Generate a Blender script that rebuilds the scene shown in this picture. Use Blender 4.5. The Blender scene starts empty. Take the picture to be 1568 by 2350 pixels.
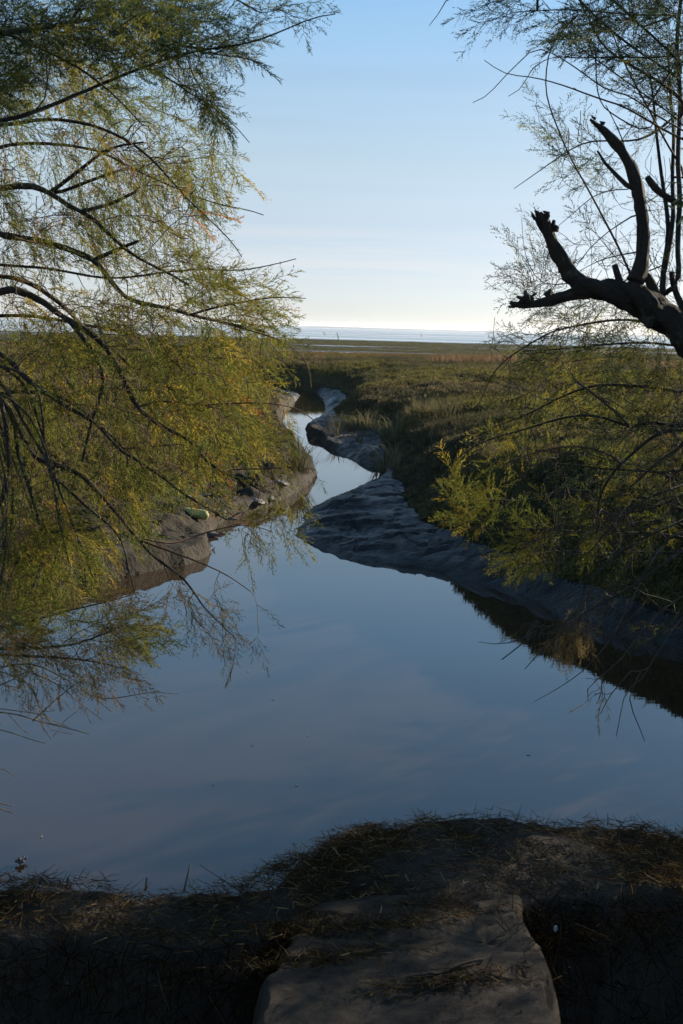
import bpy, bmesh, math, random
import numpy as np
from mathutils import Matrix, Vector

rng = np.random.default_rng(7)
random.seed(7)
S = bpy.context.scene
COL = S.collection
R = math.radians

# ------------------------------------------------------------------ camera
CAM = np.array([0.0, 0.0, 2.6])
F = 2520.0                      # focal length for a 1568 x 2350 frame
PITCH, ROLL = R(9.51), R(1.57)
_f = np.array([0, math.cos(PITCH), -math.sin(PITCH)])
_r0 = np.array([1.0, 0, 0])
_u0 = np.array([0, math.sin(PITCH), math.cos(PITCH)])
RIGHT = math.cos(ROLL) * _r0 + math.sin(ROLL) * _u0
UP = -math.sin(ROLL) * _r0 + math.cos(ROLL) * _u0
cd = bpy.data.cameras.new('camera')
cam = bpy.data.objects.new('camera', cd)
COL.objects.link(cam)
cam.matrix_world = Matrix(((RIGHT[0], UP[0], -_f[0], CAM[0]), (RIGHT[1], UP[1], -_f[1], CAM[1]),
                           (RIGHT[2], UP[2], -_f[2], CAM[2]), (0, 0, 0, 1)))
cd.sensor_fit = 'VERTICAL'
cd.sensor_height = 24.0
cd.lens = 12.0 * F / 1175.0
cd.clip_start = 0.05
cd.clip_end = 40000
cd.dof.use_dof = True
cd.dof.focus_distance = 9.0
cd.dof.aperture_fstop = 9.0
S.camera = cam

# ------------------------------------------------------------------ light
SUN_AZ, SUN_EL = R(50), R(17)   # azimuth to the right of the view direction (+Y towards +X)
SUN = np.array([math.sin(SUN_AZ) * math.cos(SUN_EL), math.cos(SUN_AZ) * math.cos(SUN_EL), math.sin(SUN_EL)])
W = bpy.data.worlds.new('World')
S.world = W
W.use_nodes = True
wn = W.node_tree
wn.nodes.clear()
sky = wn.nodes.new('ShaderNodeTexSky')
sky.sky_type = 'NISHITA'
sky.sun_disc = False
sky.sun_elevation = SUN_EL
sky.sun_rotation = SUN_AZ
sky.air_density = 0.5
sky.dust_density = 0.5
sky.ozone_density = 2.0
bg = wn.nodes.new('ShaderNodeBackground')
bg.inputs['Strength'].default_value = 0.0605
wo = wn.nodes.new('ShaderNodeOutputWorld')
# a veil of thin high haze over the clear sky
tc = wn.nodes.new('ShaderNodeTexCoord')
sx_ = wn.nodes.new('ShaderNodeSeparateXYZ'); wn.links.new(tc.outputs['Generated'], sx_.inputs[0])
vr_ = wn.nodes.new('ShaderNodeValToRGB'); wn.links.new(sx_.outputs[2], vr_.inputs[0])
el_ = vr_.color_ramp.elements
for _ in range(3): el_.new(0.5)
for e_, (p_, c_) in zip(el_, [(0.0, (.375, .335, .315)), (.055, (.395, .40, .375)), (.14, (.383, .458, .44)), (.27, (.225, .43, .62)), (.6, (.13, .28, .50))]):
    e_.position = p_; e_.color = (*c_, 1)
mp_ = wn.nodes.new('ShaderNodeMapping'); mp_.inputs['Scale'].default_value = (1.2, 1.2, 26); wn.links.new(tc.outputs['Generated'], mp_.inputs[0])
nz_ = wn.nodes.new('ShaderNodeTexNoise'); nz_.inputs['Scale'].default_value = 2.0; nz_.inputs['Detail'].default_value = 3; wn.links.new(mp_.outputs[0], nz_.inputs[0])
nm_ = wn.nodes.new('ShaderNodeMapRange'); nm_.inputs[1].default_value = .35; nm_.inputs[2].default_value = .75; nm_.inputs[3].default_value = 9.7; nm_.inputs[4].default_value = 10.5
wn.links.new(nz_.outputs[0], nm_.inputs[0])
vm_ = wn.nodes.new('ShaderNodeVectorMath'); vm_.operation = 'SCALE'
wn.links.new(vr_.outputs[0], vm_.inputs[0]); wn.links.new(nm_.outputs[0], vm_.inputs['Scale'])
mx_ = wn.nodes.new('ShaderNodeMixRGB'); mx_.inputs[0].default_value = 0.6
wn.links.new(sky.outputs[0], mx_.inputs[1]); wn.links.new(vm_.outputs[0], mx_.inputs[2])
# one faint streak of cloud low over the bay
mc_ = wn.nodes.new('ShaderNodeMapping'); mc_.inputs['Scale'].default_value = (2.2, 2.2, 60); wn.links.new(tc.outputs['Generated'], mc_.inputs[0])
nc_ = wn.nodes.new('ShaderNodeTexNoise'); nc_.inputs['Scale'].default_value = 1.7; nc_.inputs['Detail'].default_value = 5; wn.links.new(mc_.outputs[0], nc_.inputs[0])
rc_ = wn.nodes.new('ShaderNodeMapRange'); rc_.inputs[1].default_value = .46; rc_.inputs[2].default_value = .72; wn.links.new(nc_.outputs[0], rc_.inputs[0])
bc_ = wn.nodes.new('ShaderNodeValToRGB'); wn.links.new(sx_.outputs[2], bc_.inputs[0])
be_ = bc_.color_ramp.elements; be_.new(.5); be_.new(.6)
for e_, (p_, c_) in zip(be_, [(.025, 0), (.045, 1), (.062, 1), (.10, 0)]): e_.position = p_; e_.color = (c_, c_, c_, 1)
mm_ = wn.nodes.new('ShaderNodeMath'); mm_.operation = 'MULTIPLY'; wn.links.new(rc_.outputs[0], mm_.inputs[0]); wn.links.new(bc_.outputs[0], mm_.inputs[1])
ms_ = wn.nodes.new('ShaderNodeMath'); ms_.operation = 'MULTIPLY'; ms_.inputs[1].default_value = .35; wn.links.new(mm_.outputs[0], ms_.inputs[0])
cx_ = wn.nodes.new('ShaderNodeMixRGB'); cx_.inputs[2].default_value = (5.9, 5.5, 5.3, 1)
wn.links.new(ms_.outputs[0], cx_.inputs[0]); wn.links.new(mx_.outputs[0], cx_.inputs[1]); wn.links.new(cx_.outputs[0], bg.inputs[0])
wn.links.new(bg.outputs[0], wo.inputs[0])
sd = bpy.data.lights.new('sun', 'SUN')
sd.energy = 5.0
sd.angle = R(0.53)
sd.color = (1.0, 0.87, 0.68)
so = bpy.data.objects.new('sun', sd)
COL.objects.link(so)
so.rotation_euler = Vector((-SUN[0], -SUN[1], -SUN[2])).to_track_quat('-Z', 'Y').to_euler()
S.view_settings.view_transform = 'Standard'
S.view_settings.look = 'None'
S.view_settings.exposure = 1.45
S.view_settings.gamma = 1.0
S.cycles.max_bounces = 6
S.cycles.transparent_max_bounces = 4

# ------------------------------------------------------------------ helpers
def ray(u, v):
    return _f + (u - 784) / F * RIGHT - (v - 1175) / F * UP

def at_z(u, v, z=0.0):
    d = ray(u, v)
    return CAM + d * ((z - CAM[2]) / d[2])

def at_d(u, v, D):
    return CAM + ray(u, v) * D

def hsh(ix, iy, seed):
    n = (ix.astype(np.int64) * 374761393 + iy.astype(np.int64) * 668265263 + seed * 974634777) & 0x7fffffff
    n = ((n ^ (n >> 13)) * 1274126177) & 0x7fffffff
    n = n ^ (n >> 16)
    return (n & 0xffff) / 65535.0

def vn(x, y, seed=0):
    x = np.asarray(x, float); y = np.asarray(y, float)
    xi = np.floor(x); yi = np.floor(y)
    fx = x - xi; fy = y - yi
    fx = fx * fx * (3 - 2 * fx); fy = fy * fy * (3 - 2 * fy)
    a = hsh(xi, yi, seed); b = hsh(xi + 1, yi, seed); c = hsh(xi, yi + 1, seed); d = hsh(xi + 1, yi + 1, seed)
    return (a * (1 - fx) + b * fx) * (1 - fy) + (c * (1 - fx) + d * fx) * fy

def fbm(x, y, seed=0, o=4):
    s = 0; a = 0.5; t = 0
    for k in range(o):
        s = s + a * vn(x * 2 ** k, y * 2 ** k, seed + k * 17); t += a; a *= 0.5
    return s / t

def sst(a, b, x):
    t = np.clip((x - a) / (b - a), 0, 1)
    return t * t * (3 - 2 * t)

def sdist(px, py, poly):
    """signed distance to a closed polygon, positive inside"""
    best = np.full(px.shape, 1e18)
    ins = np.zeros(px.shape, bool)
    n = len(poly)
    for i in range(n):
        ax, ay = poly[i]; bx, by = poly[(i + 1) % n]
        dx, dy = bx - ax, by - ay
        L = dx * dx + dy * dy + 1e-12
        t = np.clip(((px - ax) * dx + (py - ay) * dy) / L, 0, 1)
        best = np.minimum(best, (px - ax - t * dx) ** 2 + (py - ay - t * dy) ** 2)
        if abs(dy) > 1e-9:
            c = ((ay > py) != (by > py)) & (px < dx * (py - ay) / dy + ax)
            ins ^= c
    d = np.sqrt(best)
    return np.where(ins, d, -d)

def chaikin(p, k=2, closed=False):
    p = np.asarray(p, float)
    for _ in range(k):
        if closed:
            q = np.roll(p, -1, 0)
            p = np.stack([0.75 * p + 0.25 * q, 0.25 * p + 0.75 * q], 1).reshape(-1, p.shape[1])
        else:
            a, b = p[:-1], p[1:]
            m = np.stack([0.75 * a + 0.25 * b, 0.25 * a + 0.75 * b], 1).reshape(-1, p.shape[1])
            p = np.concatenate([p[:1], m, p[-1:]])
    return p

def mesh(name, V, Fs, mat, parent=None, col=None, smooth=False):
    """one mesh object from numpy arrays; Fs = list of index arrays (n, k)"""
    V = np.asarray(V, np.float32)
    Fs = [np.asarray(f, np.int32) for f in Fs if len(f)]
    me = bpy.data.meshes.new(name)
    me.vertices.add(len(V))
    me.vertices.foreach_set('co', V.ravel())
    tot = np.concatenate([np.full(len(f), f.shape[1], np.int32) for f in Fs])
    idx = np.concatenate([f.ravel() for f in Fs])
    me.loops.add(len(idx))
    me.loops.foreach_set('vertex_index', idx)
    me.polygons.add(len(tot))
    st = np.concatenate([[0], np.cumsum(tot)[:-1]]).astype(np.int32)
    me.polygons.foreach_set('loop_start', st)
    me.polygons.foreach_set('loop_total', tot)
    if smooth:
        me.polygons.foreach_set('use_smooth', np.ones(len(tot), bool))
    me.update(calc_edges=True)
    if col is not None:
        at = me.color_attributes.new('tint', 'FLOAT_COLOR', 'POINT')
        c = np.ones((len(V), 4), np.float32)
        c[:, :3] = col
        at.data.foreach_set('color', c.ravel())
    me.validate()
    if mat is not None:
        me.materials.append(mat)
    o = bpy.data.objects.new(name, me)
    COL.objects.link(o)
    if parent is not None:
        o.parent = parent
        o.matrix_parent_inverse = Matrix.Translation(-parent.location)
    return o

def empty(name, loc):
    o = bpy.data.objects.new(name, None)
    o.location = Vector([float(c) for c in loc])
    o.empty_display_size = 0.2
    COL.objects.link(o)
    return o

def tag(o, label=None, cat=None, group=None, kind=None):
    if label: o['label'] = label
    if cat: o['category'] = cat
    if group: o['group'] = group
    if kind: o['kind'] = kind
    return o

class MB:
    """collects geometry for one mesh"""
    def __init__(s):
        s.V = []; s.T = []; s.Q = []; s.C = []; s.n = 0
    def add(s, V, T=None, Q=None, col=None):
        V = np.asarray(V, float)
        if T is not None and len(T): s.T.append(np.asarray(T) + s.n)
        if Q is not None and len(Q): s.Q.append(np.asarray(Q) + s.n)
        s.V.append(V)
        s.C.append(np.broadcast_to(np.asarray(col if col is not None else (1, 1, 1), float), V.shape))
        s.n += len(V)
    def tube(s, P, r, k=6, col=None, cap=True, rough=0.0):
        P = np.asarray(P, float); n = len(P)
        r = np.broadcast_to(np.asarray(r, float), (n,))
        t = np.gradient(P, axis=0)
        t /= np.linalg.norm(t, axis=1, keepdims=True) + 1e-9
        a = np.array([0.31, 0.17, 0.93]) if abs(t[0][2]) < 0.8 else np.array([0.95, 0.2, 0.1])
        b = np.cross(t, a); b /= np.linalg.norm(b, axis=1, keepdims=True) + 1e-9
        c = np.cross(t, b)
        th = np.linspace(0, 2 * math.pi, k, endpoint=False)
        rr = r[:, None] * np.ones(k)
        if rough:
            so_ = rng.random() * 90; jj_ = np.arange(k)[None]; ii_ = np.arange(n)[:, None]
            a_ = 2 * math.pi * jj_ / k
            rr = rr * (1 + rough * 1.6 * (vn(1.6 * np.cos(a_) + so_, 1.6 * np.sin(a_) + ii_ * 0.22, 5) - .5) + rough * .9 * (vn(5 * np.cos(a_) + so_, 5 * np.sin(a_) + ii_ * 0.5, 7) - .5))
        V = P[:, None] + rr[:, :, None] * (np.cos(th)[None, :, None] * b[:, None] + np.sin(th)[None, :, None] * c[:, None])
        i = np.arange(n - 1)[:, None] * k; j = np.arange(k)[None]; j2 = (j + 1) % k
        Q = np.stack([i + j, i + j2, i + k + j2, i + k + j], -1).reshape(-1, 4)
        V = V.reshape(-1, 3); T = None
        if cap and k > 3:
            V = np.concatenate([V, P[:1] - t[:1] * r[0] * .2, P[-1:] + t[-1:] * r[-1] * 0.3])
            jj = np.arange(k); e = n * k
            T = np.concatenate([np.stack([np.full(k, e), (jj + 1) % k, jj], 1),
                                np.stack([np.full(k, e + 1), (n - 1) * k + jj, (n - 1) * k + (jj + 1) % k], 1)])
        s.add(V, T, Q, col)
    def build(s, name, mat, parent=None, smooth=True, colour=False):
        V = np.concatenate(s.V); Fs = []
        if s.T: Fs.append(np.concatenate(s.T))
        if s.Q: Fs.append(np.concatenate(s.Q))
        return mesh(name, V, Fs, mat, parent, np.concatenate(s.C) if colour else None, smooth)

# ------------------------------------------------------------------ materials
def mat_new(name):
    m = bpy.data.materials.new(name)
    m.use_nodes = True
    nt = m.node_tree
    nt.nodes.clear()
    out = nt.nodes.new('ShaderNodeOutputMaterial')
    return m, nt, out

def nd(nt, t, **kw):
    n = nt.nodes.new(t)
    for k, v in kw.items():
        if k in n.inputs.keys(): n.inputs[k].default_value = v
        else: setattr(n, k, v)
    return n

def coords(nt, scale=(1, 1, 1)):
    g = nd(nt, 'ShaderNodeNewGeometry')
    mp = nd(nt, 'ShaderNodeMapping')
    mp.inputs['Scale'].default_value = scale
    nt.links.new(g.outputs['Position'], mp.inputs[0])
    return mp.outputs[0]

def noise(nt, vec, scale, detail=4, rough=0.6, dist=0.0):
    n = nd(nt, 'ShaderNodeTexNoise')
    n.inputs['Scale'].default_value = scale; n.inputs['Detail'].default_value = detail
    n.inputs['Roughness'].default_value = rough; n.inputs['Distortion'].default_value = dist
    nt.links.new(vec, n.inputs['Vector'])
    return n.outputs['Fac']

def ramp(nt, fac, stops):
    r = nd(nt, 'ShaderNodeValToRGB')
    e = r.color_ramp.elements
    while len(e) < len(stops): e.new(0.5)
    for i, (p, c) in enumerate(stops):
        e[i].position = p; e[i].color = (*c, 1) if len(c) == 3 else c
    nt.links.new(fac, r.inputs[0])
    return r.outputs[0]

def bump(nt, h, strength, dist, prev=None):
    b = nd(nt, 'ShaderNodeBump')
    b.inputs['Strength'].default_value = strength; b.inputs['Distance'].default_value = dist
    nt.links.new(h, b.inputs['Height'])
    if prev is not None: nt.links.new(prev, b.inputs['Normal'])
    return b.outputs[0]

def leaf_mat(name, trans=0.4, k=1.0):
    m, nt, out = mat_new(name)
    a = nd(nt, 'ShaderNodeAttribute', attribute_name='tint')
    d = nd(nt, 'ShaderNodeBsdfDiffuse'); t = nd(nt, 'ShaderNodeBsdfTranslucent'); g = nd(nt, 'ShaderNodeMixShader')
    g.inputs[0].default_value = trans
    for s in (d, t): nt.links.new(a.outputs['Color'], s.inputs['Color'])
    nt.links.new(d.outputs[0], g.inputs[1]); nt.links.new(t.outputs[0], g.inputs[2])
    nt.links.new(g.outputs[0], out.inputs[0])
    return m

def bark_mat(name, c1, c2, lichen=None, bs=0.6):
    m, nt, out = mat_new(name)
    p = nd(nt, 'ShaderNodeBsdfPrincipled'); p.inputs['Roughness'].default_value = 0.9
    v = coords(nt)
    n1 = noise(nt, v, 18, 6, 0.7, 0.5)
    c = ramp(nt, n1, [(0.3, c1), (0.7, c2)])
    if lichen:
        n2 = noise(nt, v, 9, 5, 0.7)
        f = ramp(nt, n2, [(0.56, (0, 0, 0)), (0.64, (1, 1, 1))])
        mx = nd(nt, 'ShaderNodeMixRGB'); mx.inputs[2].default_value = (*lichen, 1)
        nt.links.new(f, mx.inputs[0]); nt.links.new(c, mx.inputs[1]); c = mx.outputs[0]
    nt.links.new(c, p.inputs['Base Color'])
    nt.links.new(bump(nt, noise(nt, coords(nt, (1, 1, .45)), 42, 7, 0.8, 1.6), min(1, bs * 1.6), 0.03), p.inputs['Normal'])
    nt.links.new(p.outputs[0], out.inputs[0])
    return m

M = {}
M['leaf'] = leaf_mat('tamarisk_leaf', 0.5)
M['grass'] = leaf_mat('marsh_plant', 0.3)
M['straw'] = leaf_mat('dry_straw', 0.15)
M['bark'] = bark_mat('bark_dark', (0.024, 0.017, 0.013), (0.062, 0.046, 0.033), (0.10, 0.11, 0.09))
M['bark_lichen'] = bark_mat('bark_lichen', (0.018, 0.013, 0.010), (0.048, 0.036, 0.027), (0.13, 0.14, 0.12))
M['bark_green'] = bark_mat('bark_mossy', (0.03, 0.026, 0.014), (0.085, 0.072, 0.036))
M['bark_pale'] = bark_mat('bark_pale', (0.22, 0.16, 0.08), (0.36, 0.28, 0.16))
M['twig'] = bark_mat('twig_red', (0.055, 0.026, 0.018), (0.12, 0.06, 0.038), None, 0.1)
M['twig_dark'] = bark_mat('twig_dark', (0.035, 0.024, 0.018), (0.07, 0.05, 0.035), None, 0.1)

def mud_mat():
    m, nt, out = mat_new('ground_mud')
    a = nd(nt, 'ShaderNodeAttribute', attribute_name='tint')
    sep = nd(nt, 'ShaderNodeSeparateColor')
    nt.links.new(a.outputs['Color'], sep.inputs[0])       # r = vegetation, g = wetness
    v = coords(nt)
    mudc = ramp(nt, noise(nt, v, 2.2, 6, 0.65, 0.6), [(0.3, (0.007, 0.0065, 0.006)), (0.75, (0.027, 0.023, 0.019))])
    vegc = ramp(nt, noise(nt, v, 1.3, 7, 0.7), [(0.3, (0.030, 0.030, 0.014)), (0.55, (0.062, 0.058, 0.026)), (0.8, (0.10, 0.08, 0.045))])
    dryc = ramp(nt, noise(nt, v, 3.4, 7, 0.75, 0.6), [(0.3, (0.018, 0.015, 0.011)), (0.55, (0.042, 0.034, 0.024)), (0.78, (0.085, 0.070, 0.048))])
    md = nd(nt, 'ShaderNodeMixRGB')
    nt.links.new(sep.outputs[2], md.inputs[0]); nt.links.new(mudc, md.inputs[1]); nt.links.new(dryc, md.inputs[2]); mudc = md.outputs[0]
    mx = nd(nt, 'ShaderNodeMixRGB')
    nt.links.new(sep.outputs[0], mx.inputs[0]); nt.links.new(mudc, mx.inputs[1]); nt.links.new(vegc, mx.inputs[2])
    p = nd(nt, 'ShaderNodeBsdfPrincipled')
    sl = nd(nt, 'ShaderNodeMath', operation='MULTIPLY_ADD'); sl.inputs[1].default_value = 0.34; sl.inputs[2].default_value = 0.03
    nt.links.new(sep.outputs[1], sl.inputs[0]); nt.links.new(sl.outputs[0], p.inputs['Specular IOR Level'])
    nt.links.new(mx.outputs[0], p.inputs['Base Color'])
    wr_ = ramp(nt, noise(nt, coords(nt, (0.7, 1.6, 1)), 1.1, 7, 0.8, 0.5), [(0.40, (.22,) * 3), (0.52, (.42,) * 3), (0.66, (.85,) * 3)])
    rm = nd(nt, 'ShaderNodeMixRGB'); rm.inputs[1].default_value = (.92, .92, .92, 1)
    nt.links.new(sep.outputs[1], rm.inputs[0]); nt.links.new(wr_, rm.inputs[2])
    nt.links.new(rm.outputs[0], p.inputs['Roughness'])
    v2 = coords(nt, (1, 2.2, 1))
    b1 = bump(nt, noise(nt, v2, 5, 7, 0.75, 0.9), 0.9, 0.09)
    b2 = bump(nt, noise(nt, v2, 30, 5, 0.75, 0.3), 0.8, 0.03, b1)
    vo = nd(nt, 'ShaderNodeTexVoronoi'); vo.inputs['Scale'].default_value = 16; nt.links.new(v2, vo.inputs['Vector'])
    b3 = bump(nt, vo.outputs['Distance'], 0.45, 0.03, b2)
    nt.links.new(b3, p.inputs['Normal'])
    nt.links.new(p.outputs[0], out.inputs[0])
    return m
M['mud'] = mud_mat()

def creek_mat():
    m, nt, out = mat_new('creek_water')
    p = nd(nt, 'ShaderNodeBsdfPrincipled')
    v = coords(nt)
    c = ramp(nt, noise(nt, coords(nt, (0.5, 1, 1)), 0.5, 3, 0.5), [(0.3, (0.026, 0.016, 0.009)), (0.7, (0.030, 0.018, 0.010))])
    nt.links.new(c, p.inputs['Base Color'])
    p.inputs['Roughness'].default_value = 0.015
    p.inputs['IOR'].default_value = 1.72
    p.inputs['Specular Tint'].default_value = (0.84, 0.95, 1.0, 1)
    b = bump(nt, noise(nt, coords(nt, (0.35, 1.2, 1)), 2.2, 2, 0.5), 0.03, 0.02)
    b2 = bump(nt, noise(nt, coords(nt, (0.5, 1.5, 1)), 14, 2, 0.5), 0.02, 0.01, b)
    nt.links.new(b2, p.inputs['Normal'])
    nt.links.new(p.outputs[0], out.inputs[0])
    return m
M['creek'] = creek_mat()

def sea_mat():
    m, nt, out = mat_new('sea_water')
    p = nd(nt, 'ShaderNodeBsdfPrincipled')
    c = ramp(nt, noise(nt, coords(nt, (0.15, 1, 1)), 0.02, 4, 0.6), [(0.35, (0.05, 0.10, 0.16)), (0.7, (0.10, 0.16, 0.22))])
    nt.links.new(c, p.inputs['Base Color'])
    r = ramp(nt, noise(nt, coords(nt, (0.12, 1, 1)), 0.03, 4, 0.6), [(0.4, (0.06,) * 3), (0.65, (0.30,) * 3)])
    nt.links.new(r, p.inputs['Roughness'])
    p.inputs['IOR'].default_value = 1.333
    b = bump(nt, noise(nt, coords(nt, (0.4, 1.0, 1)), 0.9, 5, 0.6), 0.5, 0.05)
    nt.links.new(b, p.inputs['Normal'])
    nt.links.new(p.outputs[0], out.inputs[0])
    return m
M['sea'] = sea_mat()

def stone_mat():
    m, nt, out = mat_new('sandy_stone')
    p = nd(nt, 'ShaderNodeBsdfPrincipled'); p.inputs['Roughness'].default_value = 0.88
    v = coords(nt)
    c = ramp(nt, noise(nt, v, 4.5, 8, 0.72, 0.4), [(0.30, (0.026, 0.017, 0.011)), (0.5, (0.066, 0.045, 0.028)), (0.72, (0.125, 0.088, 0.055))])
    dk = ramp(nt, noise(nt, coords(nt, (1, 2.0, 1)), 9, 6, 0.7, 1.2), [(0.38, (0.35,) * 3), (0.52, (1,) * 3)])
    mx = nd(nt, 'ShaderNodeMixRGB', blend_type='MULTIPLY'); mx.inputs[0].default_value = 1
    nt.links.new(c, mx.inputs[1]); nt.links.new(dk, mx.inputs[2])
    nt.links.new(mx.outputs[0], p.inputs['Base Color'])
    b1 = bump(nt, noise(nt, coords(nt, (1, 1.8, 1)), 12, 9, 0.8, 0.8), 1.0, 0.05)
    b2 = bump(nt, noise(nt, v, 120, 5, 0.85), 1.0, 0.010, b1)
    nt.links.new(b2, p.inputs['Normal'])
    nt.links.new(p.outputs[0], out.inputs[0])
    return m
M['stone'] = stone_mat()

def plain(name, c1, c2, sc=20, rough=0.8, bs=0.3, bd=0.01):
    m, nt, out = mat_new(name)
    p = nd(nt, 'ShaderNodeBsdfPrincipled'); p.inputs['Roughness'].default_value = rough
    v = coords(nt)
    n = noise(nt, v, sc, 6, 0.7)
    nt.links.new(ramp(nt, n, [(0.3, c1), (0.7, c2)]), p.inputs['Base Color'])
    nt.links.new(bump(nt, n, bs, bd), p.inputs['Normal'])
    nt.links.new(p.outputs[0], out.inputs[0])
    return m
M['matted'] = plain('weedy_stone', (0.010, 0.0075, 0.005), (0.036, 0.026, 0.017), 12, 0.95, 0.8, 0.03)
M['mudstone'] = plain('mud_coated_stone', (0.022, 0.020, 0.018), (0.075, 0.066, 0.056), 14, 0.6, 0.8, 0.02)
M['soil'] = plain('shadow_dark_soil', (0.004, 0.0032, 0.0025), (0.011, 0.0085, 0.006), 9, 0.95, 0.8, 0.05)
M['shore'] = plain('far_wood', (0.035, 0.05, 0.035), (0.06, 0.075, 0.05), 0.02, 0.95)
M['wood_post'] = plain('weathered_post', (0.03, 0.028, 0.026), (0.08, 0.07, 0.06), 6)
M['plastic'] = plain('yellowed_plastic', (0.20, 0.19, 0.04), (0.34, 0.30, 0.12), 12, 0.75)
M['foam'] = plain('grey_debris', (0.02, 0.026, 0.036), (0.12, 0.125, 0.13), 60, 0.5)
M['leaf_litter'] = plain('pale_leaf', (0.45, 0.36, 0.2), (0.6, 0.5, 0.32), 80, 0.7)
M['shell'] = plain('mussel_shell', (0.06, 0.09, 0.14), (0.2, 0.24, 0.28), 60, 0.35)

# ------------------------------------------------------------------ terrain
wl = [(-40, 1371), (60, 1360), (130, 1350), (190, 1340), (275, 1325), (350, 1311), (425, 1297), (480, 1277), (487, 1262), (474, 1243), (490, 1218), (512, 1196),
      (560, 1180), (612, 1165), (662, 1140), (712, 1112), (728, 1095), (722, 1072), (692, 1046), (676, 1020), (648, 988), (642, 962),
      (654, 942), (676, 922), (690, 908), (670, 899), (600, 895), (450, 888), (250, 880)]
wr = [(250, 876), (450, 883), (610, 889), (690, 893), (728, 900), (742, 916), (746, 938), (742, 953), (714, 967), (702, 980), (706, 1000), (736, 1010),
      (741, 1021), (772, 1038), (822, 1060), (862, 1066), (885, 1078), (880, 1100), (853, 1116), (782, 1140), (722, 1157), (690, 1188), (690, 1202), (672, 1214),
      (674, 1230), (702, 1246), (760, 1270), (800, 1287), (842, 1295), (900, 1298), (960, 1304), (1013, 1316), (1093, 1338), (1208, 1373),
      (1308, 1413), (1433, 1461), (1567, 1490), (1700, 1512)]
WL = [at_z(*p)[:2] for p in wl]
WR = [at_z(*p)[:2] for p in wr]
water_poly = [(-2.5, -30), (-2.4, 2), (-2.4, 4), (-2.7, 6), (-3.2, 8.5)] + WL + WR + [(2.75, 7.6), (2.2, 6.2), (1.98, 5.2), (1.9, 4), (1.9, 2), (1.9, -30)]
water_poly = [tuple(map(float, q)) for q in water_poly]
vr = [(610, 880), (720, 884), (790, 895), (800, 915), (775, 930), (772, 950), (800, 968), (850, 974), (878, 980), (880, 1010), (886, 1040), (905, 1062), (905, 1100), (925, 1130),
      (958, 1165), (990, 1200), (1060, 1228), (1130, 1252), (1220, 1290), (1330, 1335), (1450, 1375), (1600, 1410)]
VR = [at_z(u, v, 0.25)[:2] for u, v in vr]
veg_r = chaikin([at_z(-300, 865, .25)[:2], at_z(250, 872, .25)[:2]] + VR + [(4.4, 7.5), (3.0, 6), (2.45, 5), (2.2, 4), (2.2, -30), (60, -30), (60, 400), (-300, 400), (-300, 60)], 1, True)
vl = [(-200, 1215), (60, 1215), (180, 1185), (300, 1160), (400, 1140), (500, 1105), (570, 1080), (640, 1040), (672, 1010), (640, 985), (630, 955), (640, 925), (620, 905), (450, 897), (250, 890), (-300, 885)]
VL = [at_z(u, v, 0.25)[:2] for u, v in vl]
veg_l = chaikin([(-2.75, -30), (-2.75, 4), (-3.1, 6), (-3.9, 9)] + VL + [(-60, 40), (-60, -30)], 1, True)

def veg_at(x, y):
    return np.maximum(sdist(x, y, veg_r), sdist(x, y, veg_l))

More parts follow.
